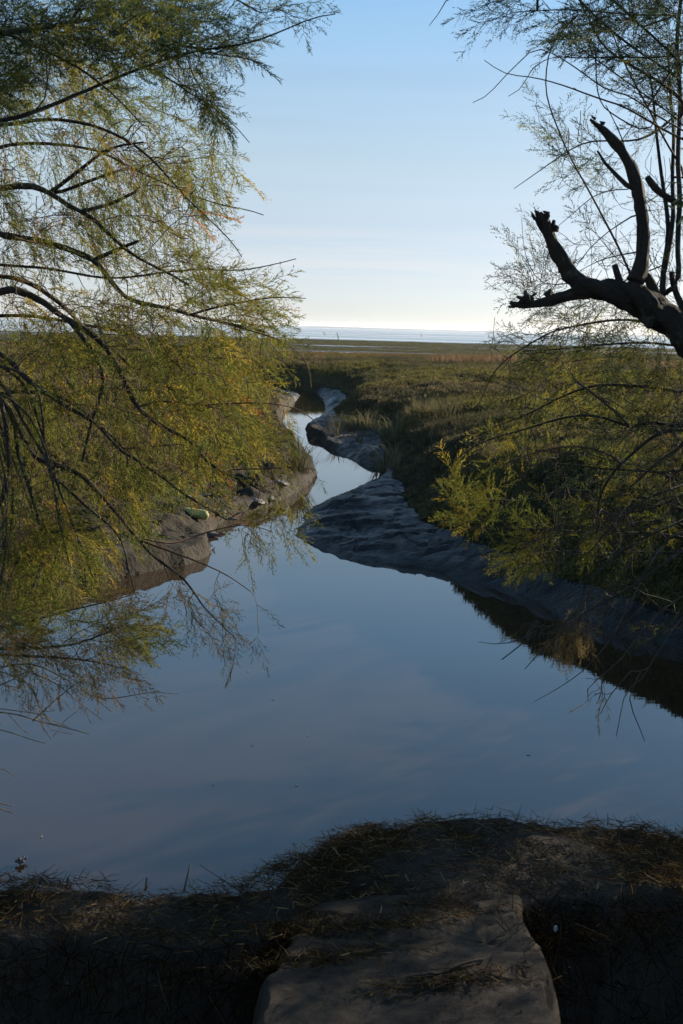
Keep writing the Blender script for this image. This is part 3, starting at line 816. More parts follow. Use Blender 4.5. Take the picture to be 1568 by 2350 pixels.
# --- large tamarisk on the left bank
T1 = Tree('tamarisk_tree', 'big feathery green and yellowing tamarisk filling the left side over the creek bank', 'tree', (-3.15, 5.9, 0.45), M['twig'], M['bark'])
T1.limb([(-3.15, 5.9, 0.35), (-3.05, 5.8, 1.2), (-2.95, 5.6, 2.1), (-2.8, 5.5, 3.0), (-2.7, 5.3, 3.9)], 0.13, 0.05, 'trunk', 0.05, 12, True)
L1 = [
    ([(-400, 640, 5.6), (-200, 560, 5.3), (0, 540, 5.1), (100, 560, 5.0), (200, 597, 4.9), (260, 640, 4.9), (320, 690, 4.9), (425, 722, 4.8), (520, 745, 4.8), (600, 770, 4.8)], .034, .004),
    ([(-380, 520, 5.5), (-180, 450, 5.3), (0, 430, 5.1), (110, 440, 5.0), (180, 482, 4.9), (240, 545, 4.9), (330, 600, 4.9), (420, 660, 5.0)], .034, .004),
    ([(115, 442, 5.0), (190, 388, 4.9), (250, 350, 4.8), (330, 330, 4.8)], .014, .004),
    ([(120, 448, 5.0), (230, 405, 5.1), (305, 383, 5.2)], .016, .006),
    ([(185, 485, 4.9), (250, 472, 4.8), (310, 450, 4.8)], .014, .007),
    ([(210, 600, 4.9), (265, 578, 4.9), (322, 560, 4.9)], .014, .007),
    ([(-380, 760, 5.5), (-150, 690, 5.2), (0, 660, 5.0), (100, 690, 5.0), (180, 755, 4.9), (270, 830, 4.9), (300, 930, 4.8), (350, 975, 4.8), (425, 1016, 4.8), (485, 1050, 4.7), (535, 1085, 4.7), (600, 1120, 4.7)], .034, .004),
    ([(-300, 700, 5.4), (-100, 640, 5.2), (60, 640, 5.3), (150, 690, 5.4), (265, 816, 5.5), (320, 866, 5.5), (430, 905, 5.6), (530, 950, 5.6)], .026, .004),
    ([(305, 941, 4.8), (350, 921, 4.8), (450, 918, 4.8), (575, 921, 4.8), (650, 930, 4.8), (700, 945, 4.8), (740, 985, 4.8)], .007, .0018),
    ([(-250, 850, 5.3), (-60, 860, 5.1), (30, 960, 5.0), (75, 1050, 4.9), (130, 1062, 4.8), (190, 1096, 4.8), (280, 1201, 4.7), (325, 1241, 4.7), (400, 1316, 4.6), (480, 1400, 4.5), (545, 1460, 4.5)], .030, .002),
    ([(325, 1241, 4.7), (440, 1290, 4.6), (525, 1325, 4.6), (580, 1366, 4.6)], .008, .0016),
    ([(330, 1236, 4.7), (400, 1252, 4.8), (470, 1220, 4.9), (560, 1205, 4.9), (620, 1230, 4.9)], .006, .0016),
    ([(515, 1078, 4.75), (600, 1080, 4.8), (680, 1076, 4.8), (725, 1080, 4.8)], .006, .0016),
    ([(-250, 780, 5.3), (-40, 790, 5.0), (60, 850, 4.8), (110, 900, 4.7), (180, 950, 4.6), (250, 1000, 4.6), (380, 1080, 4.6), (470, 1160, 4.6), (520, 1190, 4.6)], .026, .003),
    ([(-150, 820, 5.1), (10, 900, 4.9), (45, 1010, 4.8), (70, 1120, 4.7), (100, 1240, 4.7), (95, 1330, 4.6), (55, 1410, 4.6)], .026, .006),
    ([(-150, 830, 4.9), (-10, 900, 4.7), (25, 1000, 4.6), (20, 1100, 4.6), (-20, 1180, 4.6)], .022, .008),
    ([(-150, 800, 4.9), (0, 850, 4.7), (60, 970, 4.6), (110, 1060, 4.5), (160, 1180, 4.5), (205, 1290, 4.5), (212, 1320, 4.5)], .020, .004),
    ([(100, 1225, 4.65), (170, 1212, 4.6), (222, 1212, 4.6)], .018, .012),
    ([(60, 1260, 4.7), (20, 1320, 4.7), (-10, 1400, 4.7)], .012, .004),
    ([(-200, 300, 5.2), (0, 290, 5.0), (120, 270, 4.9), (260, 300, 4.9), (370, 380, 4.9), (450, 460, 4.9), (530, 560, 4.9), (550, 590, 4.9)], .02, .002),
    ([(-200, 380, 5.4), (0, 340, 5.2), (200, 330, 5.2), (340, 400, 5.2), (450, 440, 5.2), (560, 480, 5.2), (600, 500, 5.2)], .018, .002),
    ([(-150, 600, 5.2), (50, 610, 5.1), (190, 640, 5.0), (290, 640, 5.0), (420, 620, 5.0), (540, 620, 5.1), (640, 600, 5.1), (680, 590, 5.1)], .014, .002),
    ([(420, 730, 4.8), (520, 700, 4.8), (610, 680, 4.8), (700, 690, 4.8)], .008, .0016),
    ([(430, 720, 4.8), (560, 750, 4.8), (640, 770, 4.8), (700, 830, 4.8), (706, 900, 4.8)], .008, .0016),
    ([(-200, 720, 5.6), (100, 730, 5.6), (300, 760, 5.6), (420, 850, 5.6), (480, 930, 5.7), (490, 1040, 5.7), (485, 1130, 5.7)], .018, .003),
    ([(170, 745, 5.0), (240, 850, 5.1), (215, 950, 5.1), (190, 1060, 5.1)], .016, .006),
    ([(0, 900, 5.0), (120, 905, 5.0), (230, 965, 4.9), (300, 1035, 4.9), (295, 1090, 4.9), (280, 1140, 4.9)], .012, .003),
    ([(250, 1030, 4.9), (320, 1032, 4.9), (420, 1030, 4.9), (500, 1060, 4.9)], .008, .002),
    ([(110, 1085, 4.8), (200, 1160, 4.8), (290, 1230, 4.8), (310, 1330, 4.7), (320, 1380, 4.7)], .010, .002),
]
for p, a, b in L1:
    T1.limb(p, a * .8, b, 'limb' if a > 0.009 else 'twig', 0.025)
A = []
A += region([(0, 60), (330, 90), (420, 130), (525, 290), (540, 420), (500, 560), (400, 560), (0, 600)], 430, (4.6, 6.4), lambda u, v: 25 + 25 * (v > 300), 22)
A += region([(0, 600), (400, 570), (530, 590), (600, 680), (615, 750), (540, 800), (0, 800)], 230, (4.4, 6.2), 25, 22)
A += region([(420, 600), (540, 610), (615, 680), (620, 760), (480, 770)], 44, (4.5, 5.4), -5, 18)
A += region([(0, 790), (540, 780), (600, 815), (595, 880), (570, 960), (520, 1040), (440, 1100), (0, 1150)], 420, (4.3, 6.6), 40, 25)
A += region([(300, 800), (540, 790), (600, 830), (585, 900), (520, 980), (400, 1000)], 70, (4.6, 6.2), 50, 25)
A += region([(0, 1150), (330, 1150), (200, 1250), (180, 1370), (0, 1380)], 210, (4.3, 5.6), 50, 25)
T1.grow(A, (0.16, 0.25), mixL, 0.09, 0.3, 0.22)
A = region([(560, 800), (640, 820), (650, 900), (620, 980), (560, 1060), (540, 1000)], 22, (4.6, 5.6), 40, 30)
T1.grow(A, (0.13, 0.2), mixL, 0.11, 0.5, 0.1)
# bare dark twigs through the crown
A = region([(0, 300), (400, 250), (480, 420), (420, 700), (640, 790), (560, 1000), (400, 1150), (200, 1350), (0, 1350)], 430, (4.0, 5.4), lambda u, v: 20 + 45 * (v > 650), 26)
T1.grow(A, (0.1, 0.16), mixL, 0.3, 1.0, 0.9, rmax=0.010, rmin=0.0022)
# thin mossy stems hanging in a sheaf at the left edge
for q in range(16):
    u0 = -60 + 190 * rng.random(); D0 = 4.4 + 0.6 * rng.random(); e = rng.normal() * 45
    T1.limb([(-200 + 30 * rng.normal(), 780 + 40 * rng.normal(), D0 + .3), (u0 - 60, 890 + 40 * rng.normal(), D0), (u0, 1030, D0 - .05), (u0 + 25 + e * .4, 1180, D0 - .1), (u0 + 10 + e, 1300 + 60 * rng.random(), D0 - .1)],
            .006 + .008 * rng.random(), .0025, 'limb', 0.03, 7, mat=M['bark_green'])
T1.grow(region([(600, 900), (640, 910), (690, 1040), (690, 1090), (640, 1100), (570, 1060)], 9, (4.6, 5.0), 50, 25), (0.12, 0.2), mixL, 0.1, 0.6)
T1.grow(region([(480, 1150), (720, 1100), (740, 1120), (640, 1240), (580, 1310), (540, 1220)], 22, (4.6, 5.0), 60, 25), (0.15, 0.22), mixL, 0.1, 0.7)
dk = hues((3, DRY), (2, BLUEG))
T1.grow(region([(370, 1310), (470, 1340), (595, 1455), (540, 1490), (450, 1480), (380, 1390)], 22, (4.4, 4.8), 50, 30), (0.13, 0.2), dk, 0.11, 0.6)
T1.grow(region([(-520, 120), (0, 120), (0, 1250), (-350, 1200), (-520, 800)], 330, (4.4, 6.6), 40, 30), (0.18, 0.28), mixL, 0.10, 0.3, 0.1)
# crown beyond the frame: over the left and above
for _ in range(160):
    p = np.array([-2.9 + rng.normal() * 0.9, 5.0 + rng.normal() * 1.0, 4.6 + rng.random() * 1.2])
    d = np.array([rng.normal(), rng.normal(), -.2]); A = [(p, d / np.linalg.norm(d))]
    T1.grow(A, (0.3, 0.5), mixL, 0.16)
T1.finish()

# --- near dark branches hanging in at the top left
T2 = Tree('tamarisk_tree', 'dark blue green tamarisk branches hanging into the top left corner, nearest the viewer', 'tree', (-2.7, 2.2, 1.0), M['twig_dark'], M['bark'])
T2.limb([(-2.75, 2.2, 0.7), (-2.6, 2.3, 1.9), (-2.4, 2.5, 3.0), (-2.1, 2.7, 3.9)], 0.10, 0.045, 'trunk', 0.05, 12, True)
for p, a, b in [
    ([(-700, 330, 3.0), (-300, 300, 3.1), (0, 290, 3.2), (130, 232, 3.3), (230, 190, 3.4), (330, 152, 3.4), (440, 112, 3.5), (560, 95, 3.5), (640, 70, 3.5), (720, 42, 3.5), (775, 35, 3.5)], .014, .0016),
    ([(430, 112, 3.5), (480, 124, 3.5), (560, 130, 3.5), (620, 146, 3.5), (635, 152, 3.5)], .004, .001),
    ([(280, -60, 3.4), (300, 20, 3.4), (345, 62, 3.4), (400, 100, 3.5), (440, 115, 3.5), (500, 115, 3.5)], .008, .003),
    ([(410, 118, 3.5), (455, 60, 3.5), (480, 0, 3.5)], .004, .0012),
    ([(330, 150, 3.4), (390, 180, 3.5), (430, 212, 3.5), (490, 250, 3.6), (540, 290, 3.6), (578, 335, 3.6)], .005, .0012),
    ([(-600, 150, 2.9), (-200, 110, 3.0), (0, 90, 3.1), (150, 60, 3.2), (300, 20, 3.3), (420, -40, 3.4)], .016, .004),
    ([(-600, 60, 2.9), (-100, 30, 3.0), (150, 130, 3.2), (260, 210, 3.3), (330, 290, 3.4)], .012, .002),
    ([(-500, 0, 3.0), (0, -60, 3.2), (300, -90, 3.4), (500, -20, 3.5), (600, 30, 3.5)], .012, .002)]:
    T2.limb(p, a, b, 'limb' if a > .009 else 'twig', 0.012)
A = region([(-60, -60), (360, -60), (430, 90), (300, 210), (-60, 260)], 270, (2.9, 3.8), -10, 30)
A += region([(360, -40), (560, -20), (580, 90), (520, 125), (440, 130)], 55, (3.3, 3.8), -15, 25)
A += region([(360, 120), (450, 160), (510, 250), (520, 300), (440, 240)], 22, (3.4, 3.7), 45, 20)
A += region([(580, 10), (690, 0), (705, 35), (650, 60), (590, 70)], 7, (3.45, 3.6), -25, 18)
T2.grow(A, (0.10, 0.17), mixTop, 0.055, 0.1)
# unseen canopy added above and behind the viewer to block skylight
for _ in range(420):
    p = np.array([-0.9 + rng.normal() * 1.4, 1.2 + rng.normal() * 1.5, 4.5 + rng.random() * 1.0])
    d = np.array([rng.normal(), rng.normal(), -.2])
    T2.grow([(p, d / np.linalg.norm(d))], (0.35, 0.55), mixTop, 0.14)
T2.finish()

# --- low bush hanging over the water on the left, browned below
T3 = Tree('tamarisk_bush', 'low browning tamarisk bush with bare pale twigs hanging over the water at lower left', 'bush', (-2.75, 4.0, 0.35), M['bark_pale'], M['bark_green'])
T3.limb([(-2.75, 4.0, 0.2), (-2.4, 4.05, 0.9), (-2.0, 4.1, 1.35)], 0.05, 0.03, 'trunk', 0.03, 9, True)
for p, a, b in [
    ([(-420, 1560, 4.3), (-200, 1500, 4.3), (0, 1495, 4.3), (100, 1490, 4.3), (200, 1470, 4.2), (300, 1430, 4.2)], .016, .002),
    ([(-420, 1540, 4.3), (-150, 1490, 4.2), (0, 1505, 4.2), (140, 1510, 4.1), (220, 1520, 4.1), (280, 1535, 4.1)], .014, .002),
    ([(-400, 1480, 4.4), (-150, 1440, 4.5), (0, 1440, 4.5), (150, 1400, 4.5), (270, 1375, 4.5), (320, 1360, 4.5)], .012, .0016),
    ([(-300, 1500, 4.3), (-100, 1560, 4.1), (60, 1520, 4.1), (110, 1540, 4.1), (200, 1590, 4.1), (250, 1635, 4.1)], .008, .0014),
    ([(-300, 1500, 4.2), (-50, 1530, 4.0), (60, 1560, 4.0), (90, 1610, 4.0), (100, 1680, 4.0)], .006, .0014),
    ([(-300, 1560, 4.2), (-50, 1630, 4.0), (40, 1638, 4.0), (90, 1655, 4.0), (150, 1668, 4.0), (198, 1682, 4.0)], .006, .0016),
    ([(75, 1655, 4.0), (110, 1620, 4.0), (150, 1585, 4.0), (188, 1560, 4.0)], .0035, .0014),
    ([(-300, 1640, 4.1), (-50, 1670, 4.0), (20, 1678, 4.0), (60, 1690, 4.0), (105, 1700, 4.0)], .006, .0014),
    ([(-300, 1600, 4.1), (-40, 1620, 4.0), (40, 1630, 4.0), (100, 1640, 4.0)], .005, .0014),
    ([(215, 1605, 4.1), (280, 1600, 4.1), (350, 1585, 4.1), (413, 1592, 4.1)], .0028, .0009),
    ([(60, 1540, 4.1), (120, 1560, 4.1), (170, 1600, 4.1), (235, 1650, 4.1)], .004, .001),
    ([(-40, 1590, 4.0), (30, 1560, 4.0), (60, 1540, 4.0)], .005, .002),
    ([(30, 1540, 4.0), (80, 1580, 4.0), (100, 1650, 4.0)], .004, .001),
    ([(-20, 1840, 3.6), (10, 1843, 3.6), (30, 1850, 3.6)], .003, .001), ([(-20, 1850, 3.6), (10, 1860, 3.6), (33, 1868, 3.6)], .003, .001),
    ([(-20, 1758, 3.7), (10, 1764, 3.7), (38, 1785, 3.7)], .003, .001)]:
    T3.limb(p, a, b, 'limb' if a > .009 else 'twig', 0.012, mat=M['bark_green'])
mixB = hues((3, GREEN), (3, OLIVE), (3, DRY))
mixD = hues((5, DRY), (1, OLIVE))
A = region([(-20, 1375), (200, 1370), (340, 1370), (320, 1400), (350, 1490), (280, 1500), (-20, 1500)], 95, (4.0, 4.8), -8, 22)
T3.grow(A, (0.13, 0.2), mixB, 0.06, 0.2, 0.05)
A = region([(-20, 1470), (250, 1470), (330, 1540), (260, 1575), (-20, 1570)], 60, (3.9, 4.4), 35, 35)
T3.grow(A, (0.12, 0.18), mixD, 0.07, 0.6, 0.35)
A = region([(-20, 1550), (290, 1560), (280, 1640), (120, 1720), (-20, 1720)], 40, (3.8, 4.2), 50, 35)
T3.grow(A, (0.1, 0.15), mixD, 0.2, 1.0, 1.0)
T3.finish()

# --- right tree with the broken limb
T4 = Tree('tamarisk_tree', 'dark tamarisk with a thick broken limb leaning in from the right edge', 'tree', (2.36, 4.95, 0.75), M['twig_dark'], M['bark'])
def z8(x, y, D): return (1090 + x * .3048, 430.3 + y * .3048, D)
def z2(x, y, D): return (784 + x * .5, y * .5, D)
T4.limb([(2000, 1580, 4.95), (1960, 1400, 4.9), (1860, 1150, 4.8), (1720, 930, 4.65), z8(1568, 1085, 4.5), z8(1400, 960, 4.45), z8(1250, 880, 4.4), z8(1080, 810, 4.4), z8(900, 775, 4.4), z8(740, 745, 4.4)],
        .085, lambda t: np.interp(t, [0, .5, .65, .8, 1], [.13, .095, .075, .058, .042]), 'trunk', 0.02, 20, mat=M['bark_lichen'], rough=.42)
T4.limb([z8(840, 790, 4.4), z8(760, 720, 4.4), z8(690, 570, 4.38), z8(615, 420, 4.36), z8(550, 300, 4.35), z8(470, 200, 4.34)], .04,
        lambda t: np.interp(t, [0, .15, .45, .75, .92, 1], [.036, .036, .026, .025, .023, .017]), 'broken_limb', 0.012, 12, rough=.5,
        knobs=[(z8(612, 318, 4.35), .017), (z8(522, 235, 4.34), .014), (z8(640, 640, 4.4), .006), (z8(795, 705, 4.4), .012)])
T4.limb([z8(860, 790, 4.4), z8(740, 795, 4.4), z8(600, 830, 4.38), z8(450, 865, 4.36), z8(380, 880, 4.35), z8(285, 868, 4.35)], .03,
        lambda t: np.interp(t, [0, .3, .6, .85, 1], [.030, .024, .018, .016, .009]), 'broken_limb', 0.01, 12, rough=.5,
        knobs=[(z8(388, 852, 4.35), .018), (z8(432, 840, 4.36), .012), (z8(540, 822, 4.37), .015), (z8(352, 868, 4.35), .012)])
T4.limb([z8(1150, 850, 4.4), z8(1200, 760, 4.4), z2(1370, 1240, 4.4), z2(1385, 1050, 4.42), z2(1370, 880, 4.44), z2(1320, 720, 4.46), z2(1240, 620, 4.48), z2(1150, 545, 4.5)], .03,
        lambda t: np.interp(t, [0, .3, .6, .85, 1], [.036, .026, .024, .019, .006]), 'limb', 0.012, 11, knobs=[(z2(1165, 545, 4.5), .006), (z2(1190, 570, 4.5), .005)])
T4.limb([z2(1335, 880, 4.43), z2(1290, 830, 4.43), z2(1215, 760, 4.44), z2(1175, 690, 4.45)], .012, .004, 'limb')
T4.limb([z8(1130, 830, 4.38), z8(1105, 760, 4.38), z8(1080, 670, 4.38), z8(1052, 580, 4.38)], .018, .012, 'limb')
T4.limb([z8(1400, 1000, 4.45), z8(1370, 850, 4.47), z8(1350, 740, 4.5), z8(1290, 640, 4.5)], .024, .016, 'limb')
T4.limb([(1880, 1190, 4.8), (1905, 900, 4.65), (1860, 640, 4.5), (1760, 500, 4.35), z2(1568, 935, 4.3), z2(1480, 885, 4.3), z2(1440, 850, 4.3), z2(1408, 805, 4.3)], .026, .011, 'limb', snap=False)
T4.limb([z2(1568, 1400, 4.6), z2(1530, 1330, 4.6), z2(1520, 1240, 4.6)], .02, .01, 'limb')
WH = [
    ([z8(1420, 1000, 4.5), z2(1470, 1280, 4.6), z2(1505, 1100, 4.7), z2(1500, 950, 4.7), z2(1450, 700, 4.8), z2(1430, 500, 4.8), z2(1400, 350, 4.8)], .014, .004),
    ([z2(1560, 1300, 4.5), z2(1530, 1100, 4.6), z2(1550, 900, 4.6), z2(1540, 700, 4.7), z2(1560, 450, 4.8), z2(1540, 200, 4.9), z2(1568, -100, 4.9)], .018, .008),
    ([z2(1480, 1250, 4.6), z2(1520, 1000, 4.7), z2(1510, 800, 4.8), z2(1530, 500, 4.9), z2(1500, 200, 5.0)], .012, .005),
    ([(1800, 430, 4.6), z2(1568, 640, 4.6), z2(1330, 500, 4.6), z2(1190, 465, 4.6), z2(1000, 390, 4.6), z2(860, 352, 4.6), z2(745, 345, 4.6), z2(650, 278, 4.6)], .010, .0016),
    ([(1800, 400, 4.5), z2(1500, 570, 4.5), z2(1330, 440, 4.5), z2(1200, 420, 4.5), z2(1110, 350, 4.5), z2(960, 240, 4.5), z2(880, 218, 4.5), z2(835, 260, 4.5), z2(745, 345, 4.5), z2(660, 435, 4.5), z2(597, 460, 4.5)], .007, .0014),
    ([z2(1600, 600, 4.6), z2(1440, 480, 4.6), z2(1270, 360, 4.6), z2(1190, 300, 4.6), z2(1040, 193, 4.6)], .010, .003),
    ([z2(1340, 1290, 4.4), z2(1270, 1130, 4.4), z2(1190, 990, 4.4), z2(1090, 790, 4.4), z2(1000, 580, 4.4), z2(930, 400, 4.4), z2(955, 200, 4.4), z2(1020, 120, 4.4), z2(1090, 60, 4.4)], .0055, .002),
    ([z2(1568, 500, 4.9), z2(1400, 640, 4.9), z2(1230, 640, 4.9), z2(1120, 655, 4.9), z2(1000, 740, 4.9), z2(880, 820, 4.9), z2(805, 868, 4.9)], .006, .0014),
    ([z2(1568, 240, 4.4), z2(1460, 280, 4.4), z2(1200, 260, 4.4), z2(1040, 262, 4.4), z2(960, 250, 4.4), z2(860, 310, 4.4), z2(835, 400, 4.4), z2(765, 440, 4.4)], .005, .0012),
    ([z2(1568, 380, 4.4), z2(1300, 180, 4.3), z2(1150, 60, 4.2), z2(1050, -60, 4.2)], .012, .005),
    ([z2(1600, 330, 4.3), z2(1400, 130, 4.3), z2(1250, 0, 4.2), z2(1150, -80, 4.2)], .012, .006),
    ([z2(1600, 480, 4.5), z2(1420, 330, 4.5), z2(1220, 230, 4.5), z2(1150, 120, 4.5), z2(1080, -20, 4.5)], .008, .003),
    ([z2(1568, 60, 4.0), z2(1350, 70, 4.0), z2(1050, 40, 4.0), z2(860, 60, 4.0), z2(765, 76, 4.0)], .006, .0014),
    ([z2(900, -60, 3.9), z2(700, -30, 3.9), z2(490, -10, 3.9), z2(450, 60, 3.9), z2(396, 118, 3.9)], .005, .0012),
    ([z2(1600, 820, 4.8), z2(1480, 640, 4.8), z2(1330, 330, 4.8), z2(1230, 110, 4.8)], .006, .003),
    ([z2(1400, 620, 4.5), z2(1240, 520, 4.6), z2(1180, 440, 4.7), z2(1160, 250, 4.7)], .005, .003),
    ([z2(1385, 1300, 4.45), z2(1400, 1150, 4.5), z2(1390, 1000, 4.5), z2(1330, 800, 4.6), z2(1280, 600, 4.7), z2(1220, 480, 4.7)], .005, .002),
    ([z2(1350, 980, 4.4), z2(1180, 1100, 4.5), z2(1080, 1240, 4.5)], .004, .001),
    ([z2(1390, 1150, 4.4), z2(1200, 1180, 4.5), z2(1060, 1260, 4.5)], .004, .001),
    ([z2(1350, 870, 4.6), z2(1180, 880, 4.6), z2(1060, 1000, 4.6), z2(980, 1060, 4.6)], .004, .001),
    ([z2(1190, 1330, 4.9), z2(1050, 1290, 4.9), z2(930, 1310, 4.9), z2(850, 1180, 4.9), z2(825, 1000, 4.9)], .004, .001)]
for p, a, b in WH:
    T4.limb(p, a, b, 'limb' if a > .011 else 'twig', 0.015)
mixR = hues((6, (0.035, 0.045, 0.022)), (3, BLUEG), (1, OLIVE))  # leaf colours darkened to carry the backlit shade side
A = region([(1180, -40), (1600, -40), (1600, 220), (1420, 150), (1250, 80)], 120, (3.7, 4.9), lambda u, v: 195, 28)
A += region([(1080, -20), (1200, -20), (1190, 60), (1090, 45)], 10, (3.9, 4.2), 170, 18)
A += region([(1500, 100), (1600, 120), (1600, 420), (1470, 260)], 40, (4.5, 5.5), 200, 40)
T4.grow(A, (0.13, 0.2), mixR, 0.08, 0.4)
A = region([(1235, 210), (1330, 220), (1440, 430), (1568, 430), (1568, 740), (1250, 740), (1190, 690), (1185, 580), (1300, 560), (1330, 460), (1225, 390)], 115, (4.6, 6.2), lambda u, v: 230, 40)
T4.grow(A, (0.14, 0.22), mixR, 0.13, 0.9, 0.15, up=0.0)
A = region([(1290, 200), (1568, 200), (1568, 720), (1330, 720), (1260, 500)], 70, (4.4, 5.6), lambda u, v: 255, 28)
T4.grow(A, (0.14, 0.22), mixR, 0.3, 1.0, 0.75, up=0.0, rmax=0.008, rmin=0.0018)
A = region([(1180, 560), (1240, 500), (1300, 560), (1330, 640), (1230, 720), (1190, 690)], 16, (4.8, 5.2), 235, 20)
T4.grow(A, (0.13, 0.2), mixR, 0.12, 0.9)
for _ in range(330):   # unseen crown beyond the right edge, added to shade quay and water
    p = np.array([3.3 + rng.normal() * 0.9, 4.6 + rng.normal() * 1.2, 3.2 + rng.random() * 2.0])
    if (p[0]) / max(.5, p[1]) < 0.36 and p[2] < 4.4: continue
    d = np.array([rng.normal(), rng.normal(), -.1])
    T4.grow([(p, d / np.linalg.norm(d))], (0.35, 0.55), mixR, 0.16)
for _ in range(260):  # more unseen crown, added low to shade the quay
    p = np.array([2.2 + 2.6 * rng.random(), 3.2 + 3.6 * rng.random(), 1.3 + 2.4 * rng.random()])
    if p[0] / p[1] < 0.42: continue
    d = np.array([rng.normal(), rng.normal(), .1])
    T4.grow([(p, d / np.linalg.norm(d))], (0.3, 0.5), mixR, 0.15, maxlen=3)
T4.finish()

# --- low arching tamarisk behind it, in shade
T5 = Tree('tamarisk_bush', 'shaded tamarisk bush with long arching bare branches sweeping down over the right bank', 'bush', (3.3, 6.3, 0.8), M['twig_dark'], M['bark'])
def z4(x, y, D): return (784 + x * .5, 746 + y * .5, D)
T5.limb([(3.3, 6.3, 0.6), (3.1, 6.2, 1.3), (2.8, 6.0, 1.9), (2.6, 5.9, 2.4)], 0.10, 0.05, 'trunk', 0.05, 11, True)
for p, a, b in [
    ([(1850, 800, 5.9), z4(1568, 30, 5.6), z4(1300, -40, 5.5), z4(1030, -5, 5.4), z4(850, 100, 5.4), z4(700, 190, 5.4), z4(640, 290, 5.4), z4(600, 400, 5.4)], .012, .002),
    ([(1900, 850, 5.9), z4(1568, 120, 5.5), z4(1350, 92, 5.4), z4(1100, 120, 5.3), z4(850, 130, 5.3)], .012, .003),
    ([(1900, 900, 5.9), z4(1568, 325, 5.3), z4(1440, 290, 5.2), z4(1250, 265, 5.2), z4(1130, 268, 5.2), z4(980, 330, 5.2), z4(850, 410, 5.2), z4(720, 470, 5.2)], .018, .002),
    ([(1900, 950, 5.8), z4(1568, 465, 5.0), z4(1400, 440, 5.0), z4(1340, 480, 5.0), z4(1180, 432, 5.0), z4(1050, 418, 5.0), z4(900, 440, 5.0), z4(700, 510, 5.0), z4(560, 590, 5.0), z4(440, 690, 5.0)], .016, .0015),
    ([z4(1340, 485, 5.0), z4(1250, 400, 5.0), z4(1130, 300, 5.0), z4(1090, 272, 5.1)], .010, .006),
    ([(1900, 960, 5.7), z4(1568, 490, 4.9), z4(1450, 500, 4.9), z4(1340, 545, 4.9), z4(1260, 600, 4.9), z4(1200, 690, 4.9), z4(1170, 800, 4.9), z4(1180, 900, 4.9)], .020, .004),
    ([(1850, 1000, 5.5), z4(1568, 690, 4.9), z4(1350, 665, 4.9), z4(1150, 660, 4.9), z4(970, 650, 4.9), z4(800, 660, 4.9)], .012, .002),
    ([z4(1250, 600, 4.9), z4(1100, 560, 4.9), z4(900, 585, 5.0), z4(750, 640, 5.0)], .008, .0016),
    ([(1850, 1050, 5.5), z4(1568, 780, 4.8), z4(1300, 870, 4.8), z4(1150, 870, 4.8), z4(950, 930, 4.8)], .012, .002),
    ([(1850, 1020, 5.4), z4(1568, 720, 4.7), z4(1400, 800, 4.6), z4(1250, 900, 4.6), z4(1130, 1050, 4.6)], .014, .002),
    ([(1850, 1080, 5.3), z4(1568, 900, 4.6), z4(1350, 1000, 4.5), z4(1150, 1150, 4.5), z4(1000, 1270, 4.5)], .014, .002),
    ([(1850, 1080, 5.2), z4(1568, 950, 4.5), z4(1450, 1080, 4.5), z4(1350, 1250, 4.4), z4(1280, 1420, 4.4)], .014, .003),
    ([(1900, 1150, 5.0), z4(1568, 1050, 4.4), z4(1420, 1130, 4.4), z4(1250, 1240, 4.4), z4(1090, 1330, 4.4), z4(900, 1400, 4.4), z4(712, 1543, 4.4)], .014, .0022),
    ([z4(1150, 1300, 4.4), z4(1000, 1400, 4.4), z4(900, 1500, 4.4), z4(812, 1605, 4.4)], .006, .0016),
    ([(1900, 1250, 4.8), z4(1568, 1250, 4.3), z4(1450, 1350, 4.3), z4(1350, 1480, 4.3), z4(1300, 1560, 4.3), z4(1110, 1680, 4.3), (1347, 1610, 4.3)], .010, .002),
    ([z4(900, 1400, 4.4), z4(830, 1443, 4.4), z4(720, 1462, 4.4), z4(634, 1450, 4.4)], .003, .001),
    ([(1900, 1300, 4.7), z4(1568, 1330, 4.2), z4(1430, 1500, 4.2), z4(1360, 1640, 4.2), (1432, 1580, 4.2), (1420, 1630, 4.2), (1411, 1690, 4.2)], .010, .0016),
    ([z4(1400, 1540, 4.2), (1440, 1600, 4.2), (1462, 1640, 4.2), (1484, 1690, 4.2)], .004, .0014),
    ([z4(1350, 1560, 4.2), (1440, 1545, 4.2), (1400, 1590, 4.2), (1380, 1640, 4.2)], .004, .0014),
    ([z4(1300, 1320, 4.4), (1390, 1480, 4.4), (1290, 1560, 4.4), (1230, 1600, 4.4)], .004, .001),
    ([z4(900, 330, 5.4), z4(800, 250, 5.4), z4(700, 210, 5.4)], .004, .001),
    ([z4(1568, 560, 5.1), z4(1450, 600, 5.0), z4(1300, 760, 5.0), z4(1200, 800, 5.0), z4(1120, 780, 5.0)], .010, .003)]:
    T5.limb(p, a, b, 'limb' if a > .011 else 'twig', 0.028)
mixS = hues((4, (0.05, 0.056, 0.017)), (1.3, OLIVE), (3, (0.04, 0.055, 0.028)))  # shade of the bush put into darker leaf colours
A = region([(1230, 690), (1568, 700), (1568, 900), (1300, 880), (1230, 800)], 95, (4.7, 6.2), 150, 30)
A += region([(1150, 770), (1568, 750), (1568, 920), (1250, 920), (1150, 880)], 95, (4.9, 6.4), 160, 30)
A += region([(1100, 880), (1568, 900), (1568, 1100), (1200, 1050), (1100, 950)], 40, (4.8, 6.2), 165, 30)
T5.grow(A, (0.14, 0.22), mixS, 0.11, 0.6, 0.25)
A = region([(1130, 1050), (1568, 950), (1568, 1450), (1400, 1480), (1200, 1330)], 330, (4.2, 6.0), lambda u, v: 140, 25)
T5.grow(A, (0.14, 0.22), mixS, 0.3, 1.0, 0.88, rmax=0.011, rmin=0.0022)
